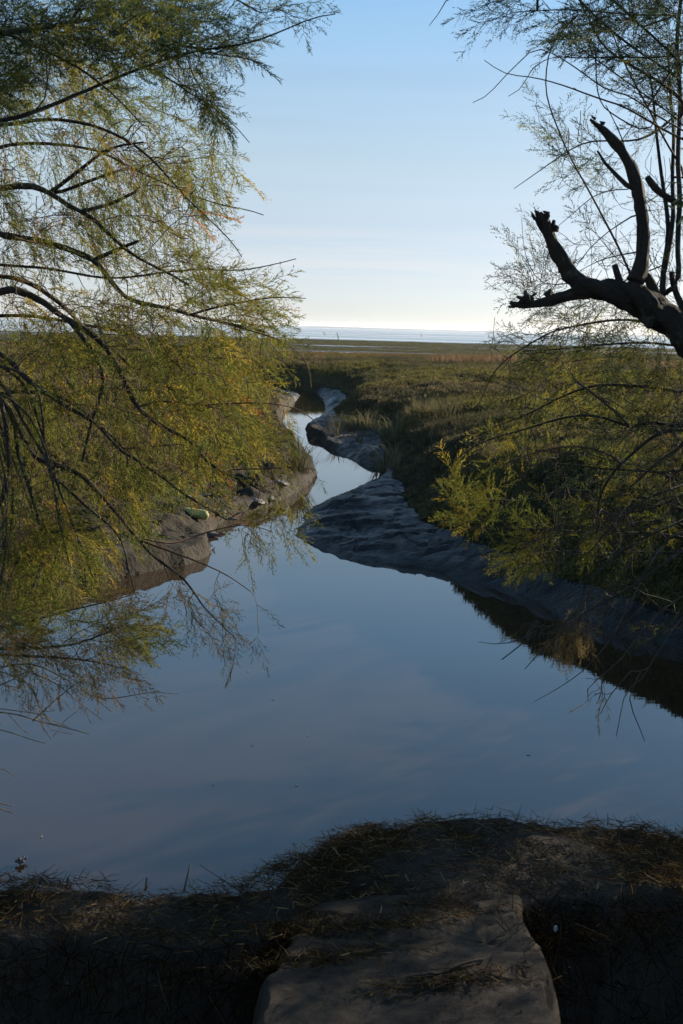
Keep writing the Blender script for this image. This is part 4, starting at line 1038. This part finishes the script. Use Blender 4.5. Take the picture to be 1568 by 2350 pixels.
A = region([(1150, 1440), (1300, 1430), (1480, 1490), (1480, 1600), (1360, 1620), (1300, 1540)], 40, (4.1, 4.5), 125, 25)
T5.grow(A, (0.1, 0.15), hues((1, DRY)), 0.3, 1.0, 0.9)
A = region([(1230, 1440), (1360, 1440), (1350, 1520), (1290, 1500)], 40, (4.2, 4.5), 100, 25)
T5.grow(A, (0.1, 0.15), hues((1, DRY)), 0.1, 1.0, 0.3)
for _ in range(420):   # unseen crown past the right edge, added to shade the right-hand water
    p = np.array([2.9 + 2.4 * rng.random(), 5.6 + 4.0 * rng.random(), 0.9 + 2.3 * rng.random()])
    if p[0] / p[1] < 0.40: continue
    d = np.array([rng.normal(), rng.normal(), .1])
    T5.grow([(p, d / np.linalg.norm(d))], (0.3, 0.5), mixR, 0.15, maxlen=3)

# --- sunlit bush on the right bank
T6 = Tree('tamarisk_bush', 'sunlit yellow green tamarisk sprays reaching out from the right above the mud bank', 'bush', (2.95, 7.3, 0.7), M['twig'], M['bark'])
T6.limb([(2.95, 7.3, 0.4), (2.85, 7.25, 0.9), (2.7, 7.2, 1.2)], .06, .04, 'trunk', 0.03, 9, True)
for p in [[(1730, 1300, 7.2), (1568, 1230, 7.1), (1390, 1225, 7.0), (1250, 1215, 6.9), (1120, 1215, 6.8), (1040, 1195, 6.8), (1008, 1190, 6.8)],
          [(1730, 1300, 7.2), (1650, 1200, 7.2), (1500, 1130, 7.1), (1300, 1130, 7.0), (1150, 1145, 6.9), (1068, 1150, 6.8), (1043, 1112, 6.8), (1046, 1082, 6.8)],
          [(1730, 1290, 7.2), (1640, 1130, 7.2), (1450, 1050, 7.2), (1280, 1030, 7.1), (1180, 1020, 7.1), (1130, 1003, 7.1)],
          [(1730, 1290, 7.2), (1680, 1130, 7.3), (1520, 960, 7.3), (1420, 900, 7.4), (1350, 862, 7.4)],
          [(1730, 1300, 7.2), (1640, 1280, 7.1), (1450, 1262, 7.0), (1300, 1255, 6.9), (1220, 1268, 6.8), (1158, 1302, 6.8)],
          [(1730, 1300, 7.2), (1640, 1230, 7.0), (1480, 1190, 6.8), (1400, 1210, 6.7), (1370, 1260, 6.7)]]:
    T6.limb(p, .014, .002, 'limb', 0.03)
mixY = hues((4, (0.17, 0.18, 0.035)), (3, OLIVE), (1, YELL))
A = region([(1005, 1190), (1040, 1150), (1100, 1130), (1170, 1140), (1300, 1150), (1300, 1230), (1180, 1230), (1060, 1215)], 50, (6.5, 7.2), 235, 35)
A += region([(1030, 1085), (1060, 1080), (1075, 1150), (1040, 1160)], 12, (6.7, 6.9), 265, 14)
A += region([(1110, 1010), (1300, 960), (1568, 960), (1568, 1200), (1300, 1160), (1130, 1130)], 46, (6.4, 7.8), 245, 35)
A += region([(1150, 1250), (1260, 1230), (1270, 1290), (1180, 1315)], 34, (6.5, 6.9), 165, 25)
A += region([(1350, 1180), (1420, 1190), (1400, 1290), (1360, 1280)], 14, (6.5, 6.9), 130, 25)
A += region([(1180, 860), (1568, 860), (1568, 960), (1250, 960)], 22, (6.8, 7.8), 250, 30)
T6.grow(A, (0.15, 0.22), mixY, 0.075, 0.1, 0.15, up=0.02, maxlen=2)
A = region([(1150, 880), (1568, 880), (1568, 1240), (1330, 1240), (1180, 1060)], 70, (5.0, 6.4), 140, 28)
T5.grow(A, (0.14, 0.22), mixS, 0.09, 0.5, 0.15)
A = region([(1100, 760), (1568, 740), (1568, 1300), (1300, 1280), (1130, 1000)], 210, (4.4, 6.2), lambda u, v: 165 - 25 * (v > 950), 26)
T5.grow(A, (0.14, 0.22), mixS, 0.3, 1.0, 0.9, rmax=0.010, rmin=0.0022)
T5.finish()
T6.finish()

# --- unseen tall bush added beyond the right edge to shade the bank
T7 = Tree('tamarisk_bush', 'unseen dense tamarisk bush beyond the right edge, added to shade the bank', 'bush', (7.2, 15.5, 0.95), M['twig_dark'], M['bark'])
T7.limb([(7.2, 15.5, 0.8), (7.1, 15.5, 1.8), (7.0, 15.4, 3.0)], .09, .05, 'trunk', .05, 9, True)
for k in range(7):
    a = k * 0.9
    T7.limb([(7.1, 15.5, 1.5), (7.1 + .6 * math.cos(a), 15.5 + .6 * math.sin(a), 2.4), (7.1 + 1.2 * math.cos(a), 15.5 + 1.2 * math.sin(a), 3.1)], .03, .006, 'limb', .03, 7, True)
A = []
for _ in range(240):
    q = rng.normal(size=3); q /= np.linalg.norm(q); q *= rng.random() ** .4
    p = np.array([7.2, 15.5, 2.4]) + q * np.array([1.8, 1.9, 1.4])
    if p[2] < 0.9: continue
    d = q + np.array([0, 0, .3]); A.append((p, d / np.linalg.norm(d)))
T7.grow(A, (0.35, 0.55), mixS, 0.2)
T7.finish()

T8 = Tree('tamarisk_bush', 'unseen wide tamarisk bush beyond the right edge, added to shade the water', 'bush', (6.3, 9.3, 0.95), M['twig_dark'], M['bark'])  # out of view, added to shade the near right water
T8.limb([(6.3, 9.3, 0.8), (6.2, 9.3, 1.4), (6.1, 9.2, 2.0)], .08, .05, 'trunk', .05, 9, True)
for k in range(7):
    a = k * 0.9
    T8.limb([(6.2, 9.3, 1.2), (6.2 + .6 * math.cos(a), 9.3 + .6 * math.sin(a), 1.7), (6.2 + 1.3 * math.cos(a), 9.3 + 1.3 * math.sin(a), 2.1)], .03, .006, 'limb', .03, 7, True)
A = []
for _ in range(330):
    q = rng.normal(size=3); q /= np.linalg.norm(q); q *= rng.random() ** .4
    p = np.array([6.3, 9.3, 1.7]) + q * np.array([1.9, 2.0, 1.1])
    if p[2] < 0.7: continue
    d = q + np.array([0, 0, .3]); A.append((p, d / np.linalg.norm(d)))
T8.grow(A, (0.35, 0.55), mixS, 0.16)
T8.finish()

# ------------------------------------------------------------------ foreground quay
def plan(pts, z=1.0): return [at_z(u, v, z)[:2] for u, v in pts]
far_edge = plan([(-700, 1990), (-200, 2002), (0, 2008), (200, 2004), (400, 2014), (600, 2010), (650, 1985), (700, 1940), (780, 1895), (850, 1882), (980, 1870), (1200, 1862), (1350, 1876), (1450, 1884), (1568, 1888), (2100, 1908)])
near_edge = plan([(2100, 2060), (1568, 2048), (1400, 2050), (1260, 2055), (1215, 2080), (1190, 2110), (700, 2110), (650, 2140), (600, 2165), (400, 2160), (200, 2140), (0, 2140), (-700, 2140)])
wall_poly = chaikin(far_edge + near_edge, 1, True)
walk_poly = chaikin(plan([(670, 2050), (1200, 2020), (1240, 2100), (1268, 2190), (1292, 2290), (1318, 2350)]) + [(0.66, 0.2), (0.66, -3), (-0.40, -3), (-0.40, 0.2)] + plan([(568, 2350), (594, 2260), (620, 2190)]), 1, True)

def block_z(poly, x, y, top, low, edge):
    d = sdist(x, y, np.array(poly)) + 0.07 * (fbm(x * 5, y * 5, 3, 3) - .5) + 0.045 * (fbm(x * 16, y * 16, 4, 3) - .5)
    k = sst(-edge * 1.3, edge * 0.7, d)
    return low + (top(x, y) - low) * k ** 0.6 + 0.05 * (fbm(x * 7, y * 7, 12, 3) - .5) * k * (1 - k) * 4, d

def block(name, poly, x0, x1, y0, y1, step, top, low, mat, parent, edge=0.07):
    xs = np.arange(x0, x1, step); ys = np.arange(y0, y1, step)
    X, Y = np.meshgrid(xs, ys); x = X.ravel(); y = Y.ravel()
    z, d = block_z(poly, x, y, top, low, edge)
    keep = (d > -0.3)
    nx, ny = len(xs), len(ys)
    i = (np.arange(ny - 1)[:, None] * nx + np.arange(nx - 1)[None]).ravel()
    Q = np.stack([i, i + 1, i + nx + 1, i + nx], 1)
    Q = Q[keep[Q].all(1)]
    us, inv = np.unique(Q, return_inverse=True)
    return mesh(name, np.stack([x, y, z], 1)[us], [inv.reshape(Q.shape)], mat, parent, None, True)

def wall_top(x, y):
    mound = 0.10 * np.exp(-(((x - 0.05) / 0.45) ** 2 + ((y - 3.15) / 0.16) ** 2)) + 0.05 * np.exp(-(((x - 0.75) / 0.5) ** 2 + ((y - 3.3) / 0.2) ** 2))
    return 0.975 + 0.05 * (fbm(x * 2.2, y * 2.2, 5, 4) - .5) + 0.05 * (fbm(x * 7, y * 7, 6, 3) - .5) + mound * 0.4
def walk_top(x, y):
    crack = np.abs(fbm(x * 2.0 + 3, y * 3.5, 15, 3) - 0.5)
    return 1.0 + 0.022 * (fbm(x * 3, y * 4, 8, 4) - .5) + 0.016 * (fbm(x * 14, y * 22, 9, 4) - .5) - 0.008 * (1 - sst(0, .02, crack)) - 0.02 * sst(0.3, 0.7, np.abs(x - .15))
quay = empty('stone_quay', (0.3, 3.0, 1.0))
tag(quay, 'dark stone quay wall along the near edge of the water under matted dry seaweed', 'wall')
block('wall', wall_poly, -3.2, 3.6, 2.2, 3.9, 0.016, wall_top, -0.5, M['matted'], quay)
block('walkway', walk_poly, -0.7, 1.0, 0.6, 3.0, 0.014, walk_top, 0.0, M['stone'], quay, 0.05)
# ground either side of the walkway, blackened to hold the hollows' shadow
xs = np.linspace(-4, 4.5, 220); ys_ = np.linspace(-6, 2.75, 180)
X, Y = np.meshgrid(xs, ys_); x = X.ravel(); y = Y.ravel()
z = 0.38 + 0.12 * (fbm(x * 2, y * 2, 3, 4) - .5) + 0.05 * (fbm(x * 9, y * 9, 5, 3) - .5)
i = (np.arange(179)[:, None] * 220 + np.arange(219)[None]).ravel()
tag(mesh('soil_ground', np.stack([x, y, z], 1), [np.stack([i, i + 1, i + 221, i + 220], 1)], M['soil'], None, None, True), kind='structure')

# matted dry seaweed and straw on the wall top
def straw(pts, n_dir, Lr, w, col, flat=0.25, bend=0.35):
    n = len(pts)
    a = rng.random(n) * 6.28 if n_dir is None else n_dir + rng.normal(size=n) * 0.6
    d = np.stack([np.cos(a), np.sin(a), rng.normal(size=n) * flat], 1)
    d /= np.linalg.norm(d, axis=1, keepdims=True)
    L = (Lr[0] + (Lr[1] - Lr[0]) * rng.random(n))[:, None]
    s = np.cross(d, rng.normal(size=(n, 3))); s /= np.linalg.norm(s, axis=1, keepdims=True)
    c = np.cross(d, s)
    ww = w * (0.6 + 0.8 * rng.random(n))[:, None]
    V = []
    for t in (0, 0.33, 0.66, 1.0):
        p = pts + d * L * t + c * L * bend * (t * t) * 0.6
        q = ww * (1 - 0.6 * t) * 0.5
        V += [p - s * q, p + s * q]
    V = np.stack(V, 1)
    b = (np.arange(n) * 8)[:, None, None]
    Q = (np.array([[0, 1, 3, 2], [2, 3, 5, 4], [4, 5, 7, 6]])[None] + b).reshape(-1, 4)
    return V.reshape(-1, 3), Q, np.repeat(col, 8, 0)

def straw_cols(n):
    k = rng.random((n, 1))
    a = np.array([0.036, 0.023, 0.011]); b = np.array([0.14, 0.086, 0.034]); c = np.array([0.27, 0.20, 0.10])
    return np.where(k < 0.72, a, np.where(k < 0.965, b, c)) * (0.6 + 0.8 * rng.random((n, 1)))
mb = MB()
n = 190000
x = -2.2 + 4.6 * rng.random(n); y = 2.4 + 1.3 * rng.random(n)
zw, d = block_z(wall_poly, x, y, wall_top, -0.5, 0.07)
bare = (x > 1.25 + 0.3 * (fbm(x * 4, y * 4, 33, 3))) & (y < 3.12 + 0.2 * (fbm(x * 3, y * 3, 35, 2) - .5))
dens = fbm(x * 3, y * 3, 44, 3)
keep = (zw > 0.80) & (~bare | (rng.random(n) < 0.08)) & (rng.random(n) < np.clip((dens - 0.26) * 4, 0.3, 1))
x, y, zw = x[keep], y[keep], zw[keep]; n = len(x)
z = zw + 0.03 * rng.random(n) + 0.16 * np.clip(fbm(x * 6, y * 6, 46, 3) - .45, 0, 1)
mb.add(*[(lambda v: (v[0], None, v[1], v[2]))(straw(np.stack([x, y, z], 1), None, (0.015, 0.055), 0.0019, straw_cols(n), 0.16))][0])
# stalks standing up along the water-side edge
fe = np.array(far_edge)
k = rng.integers(2, len(fe) - 2, 350); t = rng.random(350)[:, None]
p = fe[k] * (1 - t) + fe[k + 1] * t
p = np.concatenate([p, np.zeros((350, 1))], 1); p[:, 1] -= 0.05 + 0.08 * rng.random(350); p[:, 2] = block_z(wall_poly, p[:, 0], p[:, 1], wall_top, -0.5, 0.07)[0]
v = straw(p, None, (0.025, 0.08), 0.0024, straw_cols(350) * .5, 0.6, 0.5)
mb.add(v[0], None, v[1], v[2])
# straw hanging into the hollows either side, colour darkened for their shade
ne = np.array(near_edge)
k = rng.integers(0, len(ne) - 1, 5000); t = rng.random(5000)[:, None]
p = ne[k] * (1 - t) + ne[k + 1] * t
p = np.concatenate([p, np.zeros((5000, 1))], 1); p[:, 1] += 0.05 - 0.16 * rng.random(5000); p[:, 0] += rng.normal(size=5000) * .04; p[:, 2] = 0.97 - 0.4 * rng.random(5000) ** 2
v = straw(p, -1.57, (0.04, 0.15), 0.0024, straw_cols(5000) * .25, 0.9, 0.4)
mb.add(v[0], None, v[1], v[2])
# wisps lying on the walkway
n = 4200
cx = np.array([0.15, 0.0, 0.28, 0.42, -0.12, .1]); cy = np.array([1.95, 2.6, 2.5, 2.2, 2.75, 2.75])
q = rng.integers(0, 6, n)
al = rng.normal(size=n)
x = cx[q] + al * 0.13; y = cy[q] + al * 0.03 + rng.normal(size=n) * 0.025
v = straw(np.stack([x, y, walk_top(x, y) + .012 * rng.random(n)], 1), None, (0.012, 0.05), 0.002, straw_cols(n), 0.25)
mb.add(v[0], None, v[1], v[2])
tag(mb.build('dry_seaweed', M['straw'], None, False, True), 'matted brown dry seaweed and straw heaped on the quay wall', 'seaweed', kind='stuff')

mb = MB(); n = 2600
x = -0.6 + 1.6 * rng.random(n); y = 1.7 + 1.6 * rng.random(n)
z1, d1 = block_z(walk_poly, x, y, walk_top, 0.0, 0.05); z2_, d2 = block_z(wall_poly, x, y, wall_top, -0.5, 0.07)
z = np.maximum(z1, z2_); ok = (z > .85) & (rng.random(n) < np.clip((fbm(x * 4, y * 4, 71, 3) - .35) * 4, .1, 1))
for a_, b_, c_ in zip(x[ok], y[ok], z[ok]):
    q = rng.normal(size=(4, 3)); q /= np.linalg.norm(q, axis=1, keepdims=True); r_ = .0015 + .005 * rng.random() ** 3
    mb.add(q * r_ + np.array([a_, b_, c_ + r_ * .3]), [[0, 1, 2], [0, 2, 3], [0, 3, 1], [1, 3, 2]])
tag(mb.build('grit', M['stone'], None, False), 'stone grit and crumbs lying on the walkway', 'grit', kind='stuff')
# a few separate stalks standing out of the mat
def stalk(pts, r, label, group=None):
    mb = MB()
    P = resample(chaikin(np.array(pts), 2), 0.015)
    mb.tube(P, np.linspace(r, r * .6, len(P)), 6, None, True, .2)
    o = mb.build('dry_stalk', M['wood_post'])
    return tag(o, label, 'stalk', 'dry stalks sticking out of the seaweed mat')
def fd(u, v, D): return at_d(u, v, D)
stalk([fd(422, 2046, 3.25), fd(430, 2012, 3.27), fd(437, 1984, 3.28)], .0035, 'thick dark upright stalk left of the thin leaning stalk on the quay edge')
stalk([fd(556, 2048, 3.25), fd(500, 2012, 3.3), fd(458, 1984, 3.33)], .0018, 'long thin stalk leaning to the left over the water from the quay edge')
stalk([fd(520, 2044, 3.25), fd(512, 2025, 3.26), fd(505, 2010, 3.26)], .0014, 'short thin stalk crossing under the long leaning stalk')
stalk([fd(150, 2044, 3.25), fd(155, 2028, 3.26), fd(157, 2012, 3.26)], .004, 'short stubby stalk farthest to the left on the quay edge')
stalk([fd(334, 2044, 3.25), fd(336, 2028, 3.26), fd(337, 2014, 3.26)], .004, 'short stubby stalk between the leftmost stub and the tall dark stalk')
stalk([fd(650, 2030, 3.2), fd(675, 2000, 3.35), fd(692, 1968, 3.5)], .004, 'dark stalk lying up the slope where the quay bulges out')
stalk([fd(1395, 1893, 3.7), fd(1396, 1878, 3.7), fd(1395, 1866, 3.7)], .0018, 'fine upright stalk on the right part of the quay mat')

# ------------------------------------------------------------------ small things
def twig_on_slab(pts, r, label):
    P = np.array([at_z(u, v, 1.0) for u, v in pts]); P = resample(chaikin(P, 2), .012)
    P[:, 2] = walk_top(P[:, 0], P[:, 1]) + r * 1.2 + .004 * np.sin(np.linspace(0, 9, len(P)))
    mb = MB(); mb.tube(P, np.linspace(r, r * .5, len(P)), 6, None, True, .3)
    tag(mb.build('fallen_twig', M['bark']), label, 'twig')
twig_on_slab([(1110, 2205), (1050, 2222), (985, 2245), (930, 2252)], .005, 'thin dark fallen twig lying across the stone walkway')
twig_on_slab([(880, 2300), (960, 2286), (1040, 2262)], .0035, 'finer fallen twig beside the seaweed wisp low on the walkway')
def blob(mb, c, r, sc=(1, 1, 1), n=7, rough=.5, col=None):
    th = np.linspace(0, math.pi, n); ph = np.linspace(0, 2 * math.pi, n * 2, endpoint=False)
    V = np.array([[math.sin(a) * math.cos(b) * sc[0], math.sin(a) * math.sin(b) * sc[1], math.cos(a) * sc[2]] for a in th for b in ph]) * r
    V *= (1 + rough * (rng.random((len(V), 1)) - .5)); V += c
    m = n * 2
    Q = np.array([[i * m + j, (i + 1) * m + j, (i + 1) * m + (j + 1) % m, i * m + (j + 1) % m] for i in range(n - 1) for j in range(m)])
    mb.add(V, None, Q, col)

# floating scum clump by the left edge
c = at_z(48, 1978, 0.01); mb = MB()
for _ in range(16):
    blob(mb, c + np.array([rng.normal() * .014, rng.normal() * .014, .004 + abs(rng.normal()) * .006]), .004 + .005 * rng.random(), (1.2, 1, .8), 5)
tag(mb.build('floating_debris', M['foam']), 'small grey clump of froth and shell bits afloat at lower left', 'debris')

# pale leaves afloat
def fleaf(u, v, s, label):
    s *= 0.62
    p = at_z(u, v, 0.004); a = rng.random() * 3.14
    t = np.linspace(-1, 1, 9); w = 0.28 * (1 - t * t)
    d = np.array([math.cos(a * .3), math.sin(a * .3), 0]); e = np.array([-d[1], d[0], 0])
    V = [p + d * q * s + e * ww * s + np.array([0, 0, .25 * s * q * q]) for q, ww in zip(t, w)] + [p + d * q * s - e * ww * s + np.array([0, 0, .25 * s * q * q + .002]) for q, ww in zip(t, w)]
    V = np.array(V); V2 = V - np.array([0, 0, 0.002])
    j = np.arange(8)
    Q = np.concatenate([np.stack([j, j + 1, j + 10, j + 9], 1), np.stack([j + 18, j + 27, j + 28, j + 19], 1),
                        np.stack([j, j + 18, j + 19, j + 1], 1), np.stack([j + 9, j + 10, j + 28, j + 27], 1)])
    tag(mesh('floating_leaf', np.concatenate([V, V2]), [Q], M['leaf_litter'], None, None, True), label, 'leaf', 'pale leaves floating on the creek')
fleaf(1213, 1731, .02, 'largest pale leaf afloat, alone on the blue water at right')
for u, v, s, l in [(570, 1540, .016, 'pale floating speck of leaf just below the drooping left twigs'), (627, 1605, .014, 'pale floating leaf on open water a little lower than the drooping twigs'),
                   (579, 1710, .012, 'pale floating leaf in the middle of the creek left of centre'), (681, 1802, .012, 'pale floating leaf above the notch in the quay edge'),
                   (674, 1934, .012, 'pale floating leaf beside the shoulder of the seaweed mound'), (95, 1920, .012, 'pale floating leaf just above the grey froth clump'),
                   (490, 1800, .009, 'tiny pale leaf afloat between the bare twigs and the quay'), (706, 1687, .009, 'tiny dark rimmed leaf afloat in mid creek')]:
    fleaf(u, v, s, l)

# muddy stones on the left bank
for k, (u, v, r) in enumerate([(425, 1150, .10), (470, 1140, .08), (500, 1158, .09), (520, 1170, .11), (545, 1168, .07), (535, 1150, .10), (400, 1168, .08), (575, 1150, .10), (480, 1185, .07), (505, 1178, .06), (370, 1150, .09), (590, 1130, .11), (620, 1120, .09), (640, 1105, .10)]):
    p = at_z(u, v, 0.25); p[2] = float(height(p[:1], p[1:2])[0][0]) + r * .1
    q = rng.normal(size=(26, 3)); q /= np.linalg.norm(q, axis=1, keepdims=True)
    q *= (0.75 + 0.35 * rng.random((26, 1))) * np.array([1.5, 1.0, .55]) * r * (0.6 + 0.7 * rng.random())
    bmr = bmesh.new()
    for c3 in q: bmr.verts.new(p + c3 + np.array([0, 0, -.1 * r]))
    bmesh.ops.convex_hull(bmr, input=bmr.verts)
    bmesh.ops.bevel(bmr, geom=list(bmr.edges), offset=r * .07, segments=2, profile=.6, affect='EDGES')
    mr = bpy.data.meshes.new('rock'); bmr.to_mesh(mr); bmr.free(); mr.materials.append(M['mudstone'])
    ro = bpy.data.objects.new('rock', mr); COL.objects.link(ro)
    tag(ro, 'dark muddy stone among the scattered stones on the left creek bank', 'rock', 'muddy stones on the left creek bank')
# half-buried yellowed plastic float on the left mud
p = at_z(452, 1166, 0.36)
p[2] = float(height(np.array([p[0]]), np.array([p[1]]))[0][0]) + 0.06
t = np.linspace(0, 1, 26)
ax = np.array([1.0, -0.25, -0.08]); ax /= np.linalg.norm(ax)
P = p - ax * .17 + t[:, None] * ax * .32
r = 0.062 * np.interp(t, [0, .08, .8, .93, 1], [.55, .95, 1, .9, .45]) * (1 + 0.05 * np.where(np.arange(26) % 3 == 0, -1, 0.4))
mb = MB(); mb.tube(P, r, 18, None, True)
tag(mb.build('plastic_float', M['plastic']), 'yellowed ribbed plastic float lying half buried on the left mud bank', 'float')

# blue mussel shell in the dark hollow
p = at_d(1275, 2131, 2.75); mb = MB()
blob(mb, p, .009, (.55, .35, 1.0), 8, .05)
tag(mb.build('mussel_shell', M['shell']), 'small blue white mussel shell caught in the dark hollow right of the walkway', 'shell')

# sea stakes
def stake(u, v0, v1, y, r, label, bend=0.0):
    a = at_z(u, v0, 0.0) if y is None else at_d(u, v0, y)
    D = float((a - CAM) @ _f)
    b = at_d(u + bend, v1, D)
    b[0] = a[0] + bend / F * D
    mb = MB(); n = 12; t = np.linspace(0, 1, n)[:, None]
    a[2] = min(a[2], 0) - 0.3 if y is None else a[2]
    P = a + (b - a) * t + np.array([1, 0, 0]) * (np.sin(t * 5) * r * 1.5)
    mb.tube(P, np.linspace(r, r * .7, n), 7, None, True, .1)
    tag(mb.build('stake', M['wood_post']), label, 'stake', 'wooden stakes standing in the bay')
stake(775, 780, 763, None, .11, 'tallest dark stake in the bay near the left tree tips')
stake(744, 768, 762, None, .16, 'short stake in the bay farthest to the left')
stake(967, 772, 765, None, .13, 'small stake in the bay in the middle of the open horizon')
stake(1135, 793, 769, None, .07, 'straight stake in the bay beside the tall crooked pole')
stake(1042, 769, 765, None, .10, 'faint tiny stake between the middle stake and the crooked pole')
stake(898, 768, 764, None, .10, 'faint tiny stake between the tallest stake and the middle stake')
# crooked pole in the marsh
a = at_z(1129, 811, 0.3); D = float((a - CAM) @ _f)
P = resample(chaikin(np.array([at_d(1129, 811, D), at_d(1130, 790, D), at_d(1133, 765, D), at_d(1134, 745, D), at_d(1136, 728, D)]), 2), .2)
P[0, 2] -= .5
mb = MB(); mb.tube(P, np.linspace(.045, .028, len(P)), 7, None, True, .15)
tag(mb.build('crooked_pole', M['wood_post']), 'tall thin crooked pole standing at the outer edge of the marsh', 'pole')

# ------------------------------------------------------------------ sea air
hb = bpy.data.materials.new('sea_haze'); hb.use_nodes = True
ht = hb.node_tree; ht.nodes.clear()
ho = ht.nodes.new('ShaderNodeOutputMaterial'); hp = ht.nodes.new('ShaderNodeVolumePrincipled')
hp.inputs['Color'].default_value = (0.80, 0.88, 1.0, 1); hp.inputs['Density'].default_value = 0.00007
hp.inputs['Anisotropy'].default_value = 0.3
ht.links.new(hp.outputs[0], ho.inputs['Volume'])
x0, x1, y0, y1, z0, z1 = -9500, 9500, -60, 9600, -2.0, 30.0
Vh = [(x, y, z) for x in (x0, x1) for y in (y0, y1) for z in (z0, z1)]
hz_ = mesh('haze', Vh, [np.array([[0, 1, 3, 2], [4, 6, 7, 5], [0, 4, 5, 1], [2, 3, 7, 6], [0, 2, 6, 4], [1, 5, 7, 3]])], hb)
tag(hz_, kind='stuff')
